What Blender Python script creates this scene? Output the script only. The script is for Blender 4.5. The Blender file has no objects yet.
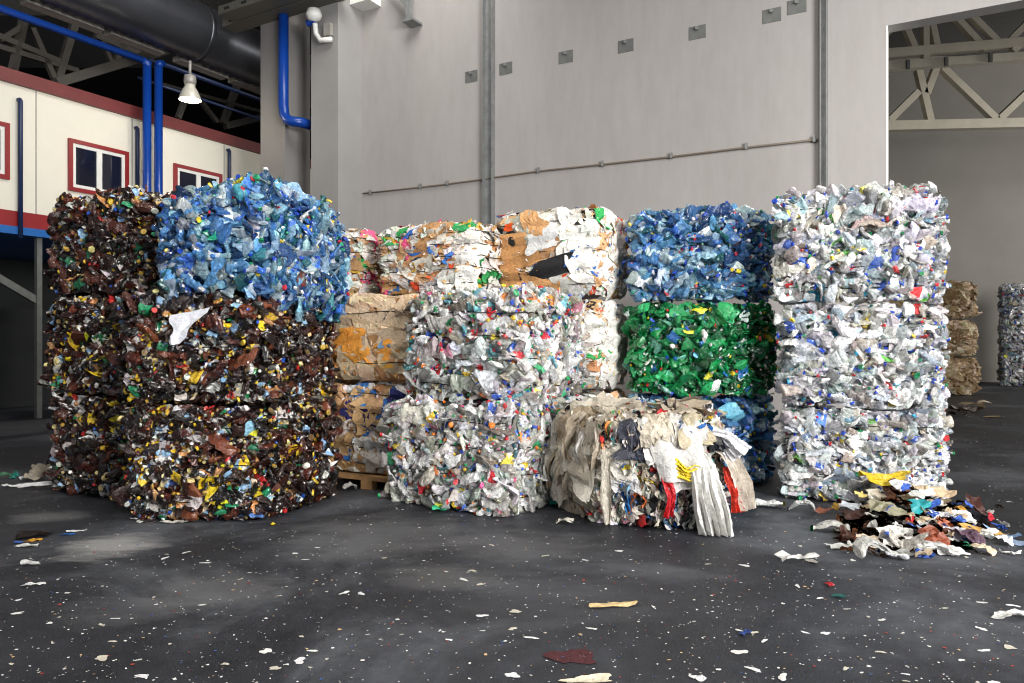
import bpy, math, random
import numpy as np
from mathutils import Vector

C = bpy.context.scene.collection
R = np.random.default_rng(7)
CAM_H, HOR, FPX = 1.6, 340.0, 720.0

# ------------------------------------------------------------------ helpers
def lin(c, a=1.0):
    c = [x / 255.0 for x in c[:3]]
    return tuple([x / 12.92 if x <= 0.04045 else ((x + 0.055) / 1.055) ** 2.4 for x in c] + [a])

def at(px, Y):                      # ground-plan X of a sight line at depth Y
    return (px - 512.0) / FPX * Y

def floor_pt(px, py):
    Y = CAM_H * FPX / (py - HOR)
    return at(px, Y), Y

def tag(o, label=None, cat=None, group=None, kind=None):
    if label: o['label'] = label
    if cat: o['category'] = cat
    if group: o['group'] = group
    if kind: o['kind'] = kind
    return o

def empty(name, loc=(0, 0, 0)):
    o = bpy.data.objects.new(name, None)
    C.objects.link(o)
    o.location = loc
    o.empty_display_size = 0.2
    return o

def thing(name, label, cat, loc=(0, 0, 0), group=None):
    return tag(empty(name, loc), label, cat, group)

class Acc:
    """vertices + triangles + one colour per triangle"""
    def __init__(s):
        s.v, s.t, s.c, s.n = [], [], [], 0
    def add(s, v, t, c):
        v = np.asarray(v, dtype=np.float64); t = np.asarray(t, dtype=np.int64)
        c = np.asarray(c, dtype=np.float64)
        if c.ndim == 1: c = np.repeat(c[None, :], len(t), 0)
        s.v.append(v); s.t.append(t + s.n); s.c.append(c); s.n += len(v)
    def build(s, name, mat, parent=None, smooth=False, weld=False):
        v = np.concatenate(s.v); t = np.concatenate(s.t); c = np.concatenate(s.c)
        if weld:
            key = np.round(v, 4)
            u, idx = np.unique(key, axis=0, return_inverse=True)
            idx = np.asarray(idx).reshape(-1)
            v = u; t = idx[t]
            ok = (t[:, 0] != t[:, 1]) & (t[:, 1] != t[:, 2]) & (t[:, 0] != t[:, 2])
            t = t[ok]; c = c[ok]
        o = (0.0, 0.0, 0.0)
        if parent is not None:
            m = parent
            o = np.zeros(3)
            while m is not None:
                o = o + np.array(m.location); m = m.parent
            v = v - o[None, :]
        me = bpy.data.meshes.new(name)
        me.vertices.add(len(v)); me.vertices.foreach_set('co', v.astype(np.float32).ravel())
        me.loops.add(len(t) * 3); me.loops.foreach_set('vertex_index', t.astype(np.int32).ravel())
        me.polygons.add(len(t))
        me.polygons.foreach_set('loop_start', np.arange(0, len(t) * 3, 3, dtype=np.int32))
        at_ = me.attributes.new('Col', 'FLOAT_COLOR', 'FACE')
        at_.data.foreach_set('color', c.astype(np.float32).ravel())
        me.update(calc_edges=True)
        if smooth == 'crease': me.set_sharp_from_angle(angle=math.radians(26))
        elif not smooth: me.shade_flat()
        me.materials.append(mat)
        ob = bpy.data.objects.new(name, me)
        C.objects.link(ob)
        if parent is not None: ob.parent = parent
        return ob

WHITE4 = np.array([1, 1, 1, 0.0])

def box_data(p0, p1, frame=None):
    """box between p0,p1; frame maps (a,b,c)->world"""
    x0, y0, z0 = p0; x1, y1, z1 = p1
    v = np.array([[x, y, z] for z in (z0, z1) for y in (y0, y1) for x in (x0, x1)], float)
    q = [(0, 2, 3, 1), (4, 5, 7, 6), (0, 1, 5, 4), (2, 6, 7, 3), (0, 4, 6, 2), (1, 3, 7, 5)]
    t = []
    for a, b, c, d in q: t += [(a, b, c), (a, c, d)]
    if frame: v = np.array([frame(*p) for p in v])
    return v, np.array(t)

def bar_data(a, b, w, h=None, seg=4, up=(0, 0, 1)):
    """prismatic bar from a to b, rectangular (seg=4, w x h) or round"""
    h = h or w
    a = np.array(a, float); b = np.array(b, float)
    d = b - a; d /= np.linalg.norm(d)
    u = np.array(up, float)
    if abs(d @ u) > 0.97: u = np.array([1, 0, 0.0]) if abs(d[0]) < .9 else np.array([0, 1.0, 0])
    s = np.cross(d, u); s /= np.linalg.norm(s); u = np.cross(s, d)
    ring = []
    for k in range(seg):
        if seg == 4:
            cx, cy = [(-.5, -.5), (.5, -.5), (.5, .5), (-.5, .5)][k]
            ring.append(s * cx * w + u * cy * h)
        else:
            an = 2 * math.pi * k / seg
            ring.append(s * math.cos(an) * w / 2 + u * math.sin(an) * h / 2)
    ring = np.array(ring)
    v = np.concatenate([a + ring, b + ring])
    t = []
    for k in range(seg):
        j = (k + 1) % seg
        t += [(k, j, seg + j), (k, seg + j, seg + k)]
    for k in range(1, seg - 1):
        t += [(0, k + 1, k), (seg, seg + k, seg + k + 1)]
    return v, np.array(t)

def tube_data(pts, r, seg=8, closed=False):
    P = np.array(pts, float); n = len(P)
    T = np.zeros_like(P)
    for i in range(n):
        if closed: T[i] = P[(i + 1) % n] - P[i - 1]
        else: T[i] = P[min(i + 1, n - 1)] - P[max(i - 1, 0)]
    T /= np.linalg.norm(T, axis=1)[:, None] + 1e-12
    u = np.array([0, 0, 1.0])
    if abs(T[0] @ u) > .9: u = np.array([1.0, 0, 0])
    V = []
    for i in range(n):
        s = np.cross(T[i], u); s /= np.linalg.norm(s) + 1e-12
        u = np.cross(s, T[i])
        rr = r[i] if hasattr(r, '__len__') else r
        for k in range(seg):
            an = 2 * math.pi * k / seg
            V.append(P[i] + rr * (math.cos(an) * s + math.sin(an) * u))
    t = []
    m = n if closed else n - 1
    for i in range(m):
        for k in range(seg):
            a = i * seg + k; b = i * seg + (k + 1) % seg
            c = ((i + 1) % n) * seg + (k + 1) % seg; d = ((i + 1) % n) * seg + k
            t += [(a, b, c), (a, c, d)]
    if not closed:
        for k in range(1, seg - 1):
            t += [(0, k + 1, k), ((n - 1) * seg, (n - 1) * seg + k, (n - 1) * seg + k + 1)]
    return np.array(V), np.array(t)

def simple(name, datas, mat, parent=None, smooth=False):
    A = Acc()
    for v, t in datas: A.add(v, t, WHITE4)
    return A.build(name, mat, parent, smooth)

# ------------------------------------------------------------------ materials
def new_mat(name):
    m = bpy.data.materials.new(name); m.use_nodes = True
    nt = m.node_tree; nt.nodes.clear()
    out = nt.nodes.new('ShaderNodeOutputMaterial')
    return m, nt, out

def principled(nt, **kw):
    p = nt.nodes.new('ShaderNodeBsdfPrincipled')
    for k, v in kw.items():
        k = k.replace('_', ' ')
        p.inputs[k].default_value = v
    return p

def ramp(nt, src, stops):
    r = nt.nodes.new('ShaderNodeValToRGB')
    while len(r.color_ramp.elements) < len(stops): r.color_ramp.elements.new(0.5)
    for e, (pos, col) in zip(r.color_ramp.elements, stops):
        e.position = pos; e.color = col
    nt.links.new(src, r.inputs[0])
    return r

def noise(nt, scale, detail=4, rough=.6, coords='Object', vscale=None, dist=0.0):
    tc = nt.nodes.new('ShaderNodeTexCoord')
    n = nt.nodes.new('ShaderNodeTexNoise')
    n.inputs['Scale'].default_value = scale; n.inputs['Detail'].default_value = detail
    n.inputs['Roughness'].default_value = rough; n.inputs['Distortion'].default_value = dist
    src = tc.outputs[coords]
    if vscale:
        mp = nt.nodes.new('ShaderNodeMapping'); mp.inputs['Scale'].default_value = vscale
        nt.links.new(src, mp.inputs['Vector']); src = mp.outputs[0]
    nt.links.new(src, n.inputs['Vector'])
    return n

def bump(nt, src, p, strength=.3, dist=.02):
    b = nt.nodes.new('ShaderNodeBump'); b.inputs['Strength'].default_value = strength
    b.inputs['Distance'].default_value = dist
    nt.links.new(src, b.inputs['Height']); nt.links.new(b.outputs[0], p.inputs['Normal'])

def mix_shader(nt, fac, a, b):
    m = nt.nodes.new('ShaderNodeMixShader')
    if isinstance(fac, (int, float)): m.inputs[0].default_value = fac
    else: nt.links.new(fac, m.inputs[0])
    nt.links.new(a, m.inputs[1]); nt.links.new(b, m.inputs[2])
    return m.outputs[0]

def plain(name, col, rough=.6, metal=0.0, var=.12, nscale=3.0, spec=.5, bmp=0.0, bscale=60):
    m, nt, out = new_mat(name)
    p = principled(nt, Roughness=rough, Metallic=metal)
    p.inputs['Specular IOR Level'].default_value = spec
    n = noise(nt, nscale, 5)
    b = lin(col)
    lo = tuple([x * (1 - var) for x in b[:3]] + [1]); hi = tuple([min(1, x * (1 + var)) for x in b[:3]] + [1])
    r = ramp(nt, n.outputs[0], [(.3, lo), (.7, hi)])
    nt.links.new(r.outputs[0], p.inputs['Base Color'])
    if bmp:
        n2 = noise(nt, bscale, 3)
        bump(nt, n2.outputs[0], p, bmp, .01)
    nt.links.new(p.outputs[0], out.inputs[0])
    return m

def attr_mat(name, rough, transl=0.0, transp=True, spec=.5, bmp=.25, bscale=45, coat=0.0, mottle=.0, white=0.0):
    """colour comes from each face's own 'Col'; its alpha says how clear the plastic is"""
    m, nt, out = new_mat(name)
    a = nt.nodes.new('ShaderNodeAttribute'); a.attribute_name = 'Col'
    p = principled(nt, Roughness=rough)
    p.inputs['Specular IOR Level'].default_value = spec
    p.inputs['Coat Weight'].default_value = coat
    p.inputs['Coat Roughness'].default_value = .08
    col = a.outputs['Color']
    if mottle:                                    # print, dirt and dried drink, strengthened to stand in for small glints
        nm = noise(nt, 30, 4, .7)
        r = ramp(nt, nm.outputs[0], [(.34, (1 - mottle, 1 - mottle, 1 - mottle, 1)), (.5, (1, 1, 1, 1)), (.68, (1 + mottle * .5,) * 3 + (1,))])
        mu = nt.nodes.new('ShaderNodeMixRGB'); mu.blend_type = 'MULTIPLY'; mu.inputs[0].default_value = 1
        nt.links.new(col, mu.inputs[1]); nt.links.new(r.outputs[0], mu.inputs[2]); col = mu.outputs[0]
    if white:                                     # pale fold lines painted into the colour in place of glints
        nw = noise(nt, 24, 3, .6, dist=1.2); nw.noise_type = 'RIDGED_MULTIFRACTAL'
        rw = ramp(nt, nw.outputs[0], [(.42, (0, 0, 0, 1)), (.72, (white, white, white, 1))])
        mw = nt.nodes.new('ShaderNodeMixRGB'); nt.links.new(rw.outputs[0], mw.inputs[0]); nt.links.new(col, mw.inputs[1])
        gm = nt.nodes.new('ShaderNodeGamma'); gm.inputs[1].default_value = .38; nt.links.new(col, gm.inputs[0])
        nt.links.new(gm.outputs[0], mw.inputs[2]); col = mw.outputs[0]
    nt.links.new(col, p.inputs['Base Color'])
    if bmp:
        n2 = noise(nt, bscale, 3, .6, dist=.8)
        n3 = noise(nt, bscale * .45, 2, .5); n3.noise_type = 'RIDGED_MULTIFRACTAL'
        ad = nt.nodes.new('ShaderNodeMath'); ad.operation = 'MULTIPLY_ADD'; ad.inputs[1].default_value = .45
        nt.links.new(n3.outputs[0], ad.inputs[0]); nt.links.new(n2.outputs[0], ad.inputs[2])
        bump(nt, ad.outputs[0], p, bmp, .018)
    sh = p.outputs[0]
    if transl:
        tr = nt.nodes.new('ShaderNodeBsdfTranslucent')
        nt.links.new(col, tr.inputs[0])
        sh = mix_shader(nt, transl, sh, tr.outputs[0])
    if transp:
        tp = nt.nodes.new('ShaderNodeBsdfTransparent')
        g = nt.nodes.new('ShaderNodeGamma'); g.inputs[1].default_value = .5
        nt.links.new(a.outputs['Color'], g.inputs[0]); nt.links.new(g.outputs[0], tp.inputs[0])
        sh = mix_shader(nt, a.outputs['Alpha'], sh, tp.outputs[0])
    nt.links.new(sh, out.inputs[0])
    return m

M = {}
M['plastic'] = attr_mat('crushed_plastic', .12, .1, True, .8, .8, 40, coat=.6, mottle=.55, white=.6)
M['film'] = attr_mat('plastic_film', .34, .2, True, .45, .8, 24, mottle=.25)
M['paper'] = attr_mat('paper_board', .8, .05, False, .2, .55, 22, mottle=.25)
M['wire'] = plain('black_wire', (26, 25, 24), .45, .6, .1)
M['litter'] = attr_mat('litter', .5, .1, False, .4, .2, 40)

def core_mat(name, cols, rough=.4):
    m, nt, out = new_mat(name)
    p = principled(nt, Roughness=rough)
    tc = nt.nodes.new('ShaderNodeTexCoord')
    v = nt.nodes.new('ShaderNodeTexVoronoi'); v.inputs['Scale'].default_value = 16
    mp = nt.nodes.new('ShaderNodeMapping'); mp.inputs['Scale'].default_value = (1, 1, 1.9)
    nt.links.new(tc.outputs['Object'], mp.inputs[0]); nt.links.new(mp.outputs[0], v.inputs['Vector'])
    sp = nt.nodes.new('ShaderNodeSeparateColor'); nt.links.new(v.outputs['Color'], sp.inputs[0])
    r = ramp(nt, sp.outputs[0], [(i / max(1, len(cols) - 1), lin(c)) for i, c in enumerate(cols)])
    r.color_ramp.interpolation = 'CONSTANT'
    nt.links.new(r.outputs[0], p.inputs['Base Color'])
    bump(nt, v.outputs['Distance'], p, .8, .05)
    nt.links.new(p.outputs[0], out.inputs[0])
    return m

# floor: dark worn asphalt with dusty patches
def floor_mat():
    m, nt, out = new_mat('asphalt_floor')
    p = principled(nt)
    tc = nt.nodes.new('ShaderNodeTexCoord')
    n1 = noise(nt, .55, 6, .62, dist=.6)
    n2 = noise(nt, 7, 6, .7)
    n3 = noise(nt, 160, 2, .5)
    base = ramp(nt, n1.outputs[0], [(.34, lin((27, 29, 34))), (.5, lin((42, 44, 50))), (.66, lin((80, 83, 89)))])
    fine = ramp(nt, n2.outputs[0], [(.3, (.72, .72, .72, 1)), (.7, (1.25, 1.25, 1.25, 1))])
    mu = nt.nodes.new('ShaderNodeMixRGB'); mu.blend_type = 'MULTIPLY'; mu.inputs[0].default_value = 1
    nt.links.new(base.outputs[0], mu.inputs[1]); nt.links.new(fine.outputs[0], mu.inputs[2])
    col = mu.outputs[0]
    # dusty worn patches, each an ellipse with a ragged edge
    sp = nt.nodes.new('ShaderNodeSeparateXYZ'); nt.links.new(tc.outputs['Object'], sp.inputs[0])
    def math_(op, a, b=None):
        n = nt.nodes.new('ShaderNodeMath'); n.operation = op
        for i, x in enumerate((a, b)):
            if x is None: continue
            if isinstance(x, (int, float)): n.inputs[i].default_value = x
            else: nt.links.new(x, n.inputs[i])
        return n.outputs[0]
    n4 = noise(nt, 2.6, 8, .78, vscale=(.6, 1.6, 1))
    for (cx, cy, rx, ry, amt, c) in DUST:
        dx = math_('DIVIDE', math_('SUBTRACT', sp.outputs[0], cx), rx)
        dy = math_('DIVIDE', math_('SUBTRACT', sp.outputs[1], cy), ry)
        d = math_('ADD', math_('MULTIPLY', dx, dx), math_('MULTIPLY', dy, dy))
        d = math_('ADD', d, math_('MULTIPLY', math_('SUBTRACT', n4.outputs[0], .5), 3.2))
        rr = ramp(nt, d, [(.1, (min(1, amt * 1.5),) * 3 + (1,)), (1.0, (0, 0, 0, 1))])
        mx = nt.nodes.new('ShaderNodeMixRGB')
        nt.links.new(rr.outputs[0], mx.inputs[0]); nt.links.new(col, mx.inputs[1])
        mx.inputs[2].default_value = lin(c)
        col = mx.outputs[0]
    nt.links.new(col, p.inputs['Base Color'])
    rg = ramp(nt, n1.outputs[0], [(.3, (.42, .42, .42, 1)), (.7, (.6, .6, .6, 1))])
    nt.links.new(rg.outputs[0], p.inputs['Roughness'])
    p.inputs['Specular IOR Level'].default_value = .35
    bump(nt, n3.outputs[0], p, .35, .01)
    nt.links.new(p.outputs[0], out.inputs[0])
    return m

DUST = []
for (px, py, rx, ry, amt, c) in [(112, 546, .42, .42, .55, (150, 150, 150)), (375, 535, .85, .8, .35, (96, 97, 99)),
                                 (50, 517, .4, .25, .35, (120, 120, 120)), (215, 590, .55, .4, .25, (110, 110, 112)),
                                 (520, 545, .7, .5, .28, (98, 98, 100)), (120, 610, .45, .3, .2, (100, 100, 104)),
                                 (440, 575, .5, .3, .22, (110, 110, 110)), (560, 600, .7, .5, .14, (90, 90, 95)),
                                 (30, 425, 1.6, 1.2, .3, (105, 105, 108)), (600, 505, .5, .35, .25, (90, 90, 90))]:
    x, y = floor_pt(px, py)
    DUST.append((x, y, rx, ry, amt, c))

def wall_mat():
    m, nt, out = new_mat('painted_wall')
    p = principled(nt, Roughness=.62)
    p.inputs['Specular IOR Level'].default_value = .3
    n1 = noise(nt, .45, 5, .6, vscale=(1, 1, .35)); n2 = noise(nt, 6, 5, .7, vscale=(1, 1, .25))
    a = ramp(nt, n1.outputs[0], [(.3, lin((159, 155, 153))), (.7, lin((173, 169, 167)))])
    b = ramp(nt, n2.outputs[0], [(.25, (.93, .92, .91, 1)), (.7, (1.03, 1.03, 1.03, 1))])
    mu = nt.nodes.new('ShaderNodeMixRGB'); mu.blend_type = 'MULTIPLY'; mu.inputs[0].default_value = 1
    nt.links.new(a.outputs[0], mu.inputs[1]); nt.links.new(b.outputs[0], mu.inputs[2])
    nt.links.new(mu.outputs[0], p.inputs['Base Color'])
    nt.links.new(p.outputs[0], out.inputs[0])
    return m

def corrug_mat(name, col, scale=14.0, axis='X'):
    m, nt, out = new_mat(name)
    p = principled(nt, Roughness=.55, Metallic=.2)
    p.inputs['Base Color'].default_value = lin(col)
    tc = nt.nodes.new('ShaderNodeTexCoord')
    w = nt.nodes.new('ShaderNodeTexWave'); w.bands_direction = axis; w.inputs['Scale'].default_value = scale
    nt.links.new(tc.outputs['Object'], w.inputs['Vector'])
    bump(nt, w.outputs[0], p, 1.0, .12)
    nt.links.new(p.outputs[0], out.inputs[0])
    return m

M['floor'] = floor_mat()
M['wall'] = wall_mat()
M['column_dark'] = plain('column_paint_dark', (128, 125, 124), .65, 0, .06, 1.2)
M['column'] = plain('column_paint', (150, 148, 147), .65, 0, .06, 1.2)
M['ceiling'] = plain('roof_deck', (30, 30, 31), .8, 0, .1)
M['ceiling_pale'] = corrug_mat('pale_roof_deck', (200, 198, 192), 6.0, 'X')
M['far_wall'] = plain('far_wall_paint', (118, 115, 110), .8, 0, .08, .6)
M['dark'] = plain('dark_panel', (34, 36, 37), .85, 0, .2, 1.5)
M['office'] = plain('office_panel', (232, 228, 214), .5, 0, .05, .7)
M['red'] = plain('red_trim', (140, 28, 34), .45, 0, .1)
M['maroon'] = plain('maroon_fascia', (112, 46, 46), .5, 0, .12)
M['bluebeam'] = plain('blue_beam', (24, 96, 170), .45, 0, .1)
M['bluepipe'] = plain('blue_pipe', (14, 62, 150), .3, 0, .06)
M['navypipe'] = plain('navy_pipe', (32, 48, 86), .4, 0, .08)
M['white'] = plain('white_plastic', (232, 232, 228), .4, 0, .04)
M['glass'] = None
M['steel'] = plain('galvanised_steel', (138, 140, 140), .45, .3, .18, 8)
M['steel_dark'] = plain('dark_grey_steel', (112, 114, 112), .5, .3, .15, 8)  # darker grey steel of plates, posts and brackets
M['cream_steel'] = plain('cream_painted_steel', (205, 198, 180), .5, 0, .08)
M['truss'] = plain('grey_truss', (96, 92, 86), .6, 0, .15)
M['duct'] = plain('spiral_duct_metal', (84, 86, 92), .34, .7, .12, 2)
M['vent'] = plain('vent_metal', (168, 164, 158), .5, .3, .12, 12)
M['tray'] = plain('cable_tray_metal', (112, 110, 102), .5, .5, .3, 30)
M['cable'] = plain('dull_cable', (120, 110, 98), .6, .1, .1)
M['wood'] = plain('pallet_wood', (168, 128, 84), .75, 0, .22, 9)
M['black'] = plain('black_gap', (20, 20, 20), .8, 0, .1)
def glass_mat():
    m, nt, out = new_mat('dark_window_glass')
    p = principled(nt, Roughness=.06)
    p.inputs['Base Color'].default_value = lin((26, 28, 44))
    p.inputs['Specular IOR Level'].default_value = .8
    nt.links.new(p.outputs[0], out.inputs[0]); return m
M['glass'] = glass_mat()
def lamp_mat(name, col, s):
    m, nt, out = new_mat(name)
    e = nt.nodes.new('ShaderNodeEmission'); e.inputs[0].default_value = col; e.inputs[1].default_value = s
    nt.links.new(e.outputs[0], out.inputs[0]); return m
M['bulb'] = lamp_mat('lamp_glow', (1, .93, .78, 1), 9)
M['tube'] = lamp_mat('tube_glow', (1, .95, .85, 1), 6)

# ------------------------------------------------------------------ library of crushed pieces
def tri_grid(nu, nv):
    t = []
    for j in range(nv - 1):
        for i in range(nu - 1):
            a = j * nu + i
            if (i + j) % 2: t += [(a, a + 1, a + nu + 1), (a, a + nu + 1, a + nu)]
            else: t += [(a, a + 1, a + nu), (a + 1, a + nu + 1, a + nu)]
    return np.array(t)

PROFILE = [(0, .25), (.0, .8), (.03, 1), (.13, .99), (.2, .97), (.24, .86), (.28, .99), (.4, .97), (.52, .93), (.6, 1), (.70, .95),
           (.79, .66), (.87, .34), (.93, .31), (.935, .42), (1.0, .40), (1.0, .1)]
_zs = [.03, .08, .13, .18, .22, .25, .29, .34, .39, .44, .49, .54, .60, .66, .71, .76, .81, .86]
RINGS = [(0, .25), (0, .8)] + [(z, float(np.interp(z, [p[0] for p in PROFILE[2:13]], [p[1] for p in PROFILE[2:13]])) * (1 + .035 * math.cos(z * 75))) for z in _zs] + [(.93, .31), (.935, .42), (1.0, .40), (1.0, .1)]
def bottle_variant(rng, crush=1.0, seg=10, cap=True):
    n = len(RINGS)
    flat = 1 - crush * rng.uniform(.40, .76)
    bend = rng.normal(0, .11) * crush; bend2 = rng.normal(0, .07) * crush
    tw = rng.normal(0, .9) * crush
    ks = [(rng.integers(1, 4), rng.normal(0, 13), rng.uniform(0, 6.28)) for _ in range(5)]
    dents = [(rng.uniform(.1, .8), rng.uniform(0, 6.28), rng.uniform(.4, 1.0), rng.uniform(.05, .17)) for _ in range(5)]
    pinz = [(rng.uniform(.1, .8), rng.uniform(.2, .5), rng.uniform(.03, .08)) for _ in range(3)]
    V = []
    for i, (z, r) in enumerate(RINGS):
        neck = z > .9
        f = flat if not neck else 1 - (1 - flat) * .1
        pin = 1.0
        if not neck:
            for pz, pa, pw in pinz: pin -= pa * crush * math.exp(-((z - pz) / pw) ** 2)
        sz = bend * math.sin(math.pi * z); sy = bend2 * math.sin(math.pi * z * 1.5)
        for k in range(seg):
            an = 2 * math.pi * k / seg
            rr = r
            if not neck:
                for dz, da, dd, w in dents:
                    dlt = math.atan2(math.sin(an - da), math.cos(an - da))
                    rr -= r * dd * crush * math.exp(-((z - dz) / w) ** 2 - (dlt / .8) ** 2)
                cr = sum(abs(math.sin(a * an + b * z + c)) - .6 for a, b, c in ks) / 5
                rr *= 1 + .55 * crush * cr
                rr = max(rr, .12)
            a2 = an + tw * z
            x = rr * math.cos(a2) * (1 + (1 - f) * .4); y = rr * math.sin(a2) * f * pin
            V.append((x * .165 + sz, y * .165 + sy, z - .5 + (rng.normal(0, .008) * crush if not neck else 0)))
    T = []; K = []
    for i in range(n - 1):
        zc = (RINGS[i][0] + RINGS[i + 1][0]) / 2
        cl = 2 if zc > .932 else (1 if .27 < zc < .61 else 0)
        for k in range(seg):
            a = i * seg + k; b = i * seg + (k + 1) % seg
            if (i + k) % 2: T += [(a, b, b + seg), (a, b + seg, a + seg)]
            else: T += [(a, b, a + seg), (b, b + seg, a + seg)]
            K += [cl, cl]
    for k in range(1, seg - 1):
        T += [(0, k + 1, k), ((n - 1) * seg, (n - 1) * seg + k, (n - 1) * seg + k + 1)]; K += [0, 2]
    return np.array(V), np.array(T), np.array(K)

def scrap_variant(rng, n=8, amp=.2, ragged=1.0):
    g = np.linspace(-.5, .5, n)
    X, Y = np.meshgrid(g, g); X = X.ravel().copy(); Y = Y.ravel().copy()
    # square to rounded blank, then an uneven outline
    ang = np.arctan2(Y, X); m = np.maximum(np.abs(X), np.abs(Y)); L = np.hypot(X, Y) + 1e-9
    q = .45 + .55 * m / L; X *= q; Y *= q
    rad = 1 + ragged * (.22 * np.sin(2 * ang + rng.uniform(0, 6)) + .15 * np.sin(3 * ang + rng.uniform(0, 6)) + .09 * np.sin(5 * ang + rng.uniform(0, 6)))
    X *= rad; Y *= rad
    Z = np.zeros_like(X)
    for _ in range(4):
        k = rng.normal(0, 4.2, 2); Z += amp * (np.abs(np.sin(X * k[0] + Y * k[1] + rng.uniform(0, 6))) - .5)
    b = rng.normal(0, .8, 2); Z += b[0] * X * X + b[1] * Y * Y
    X += rng.normal(0, .02, X.shape); Y += rng.normal(0, .02, X.shape); Z += rng.normal(0, .015, X.shape)
    return np.stack([X, Y, Z], 1), tri_grid(n, n), np.zeros(2 * (n - 1) ** 2, int)

def strip_variant(rng, nu=4, nv=16):
    u = np.linspace(-.5, .5, nu); v = np.linspace(-.5, .5, nv)
    U, V = np.meshgrid(u, v)
    w = .15 * (1 + .35 * np.sin(V * rng.uniform(4, 9) + rng.uniform(0, 6)))
    X = U * w + .05 * np.sin(V * rng.uniform(4, 12) + rng.uniform(0, 6)) + .02 * np.sin(V * rng.uniform(14, 26)) + rng.normal(0, .004, U.shape)
    Z = .05 * np.sin(V * rng.uniform(6, 16) + rng.uniform(0, 6)) + .03 * np.sin(U * rng.uniform(4, 9) + V * rng.normal(0, 14)) + .05 * np.abs(U * 2)
    return np.stack([X.ravel(), V.ravel(), Z.ravel()], 1), tri_grid(nu, nv), np.zeros(2 * (nu - 1) * (nv - 1), int)

def cap_variant(seg=9):
    V = []
    for r, z in ((1, -.5), (1, .35), (.85, .5)):
        for k in range(seg):
            an = 2 * math.pi * k / seg; V.append((r * math.cos(an), r * math.sin(an), z))
    T = []
    for i in range(2):
        for k in range(seg):
            a = i * seg + k; b = i * seg + (k + 1) % seg
            T += [(a, b, b + seg), (a, b + seg, a + seg)]
    for k in range(1, seg - 1):
        T += [(2 * seg, 2 * seg + k, 2 * seg + k + 1), (0, k + 1, k)]
    return np.array(V), np.array(T), np.full(len(T), 0)

LR = np.random.default_rng(11)
BOT = [bottle_variant(LR, LR.uniform(.75, 1.15)) for _ in range(36)]
SCR = [scrap_variant(LR) for _ in range(24)]
STR = [strip_variant(LR) for _ in range(16)]
CAP = [cap_variant()]

def rot_from(axis, thin):
    """columns: x,y(thin),z(axis)"""
    z = axis / np.linalg.norm(axis)
    y = thin - z * (thin @ z)
    if np.linalg.norm(y) < 1e-3: y = np.cross(z, [.3, .5, .8])
    y /= np.linalg.norm(y)
    return np.stack([np.cross(y, z), y, z], 1)

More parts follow.
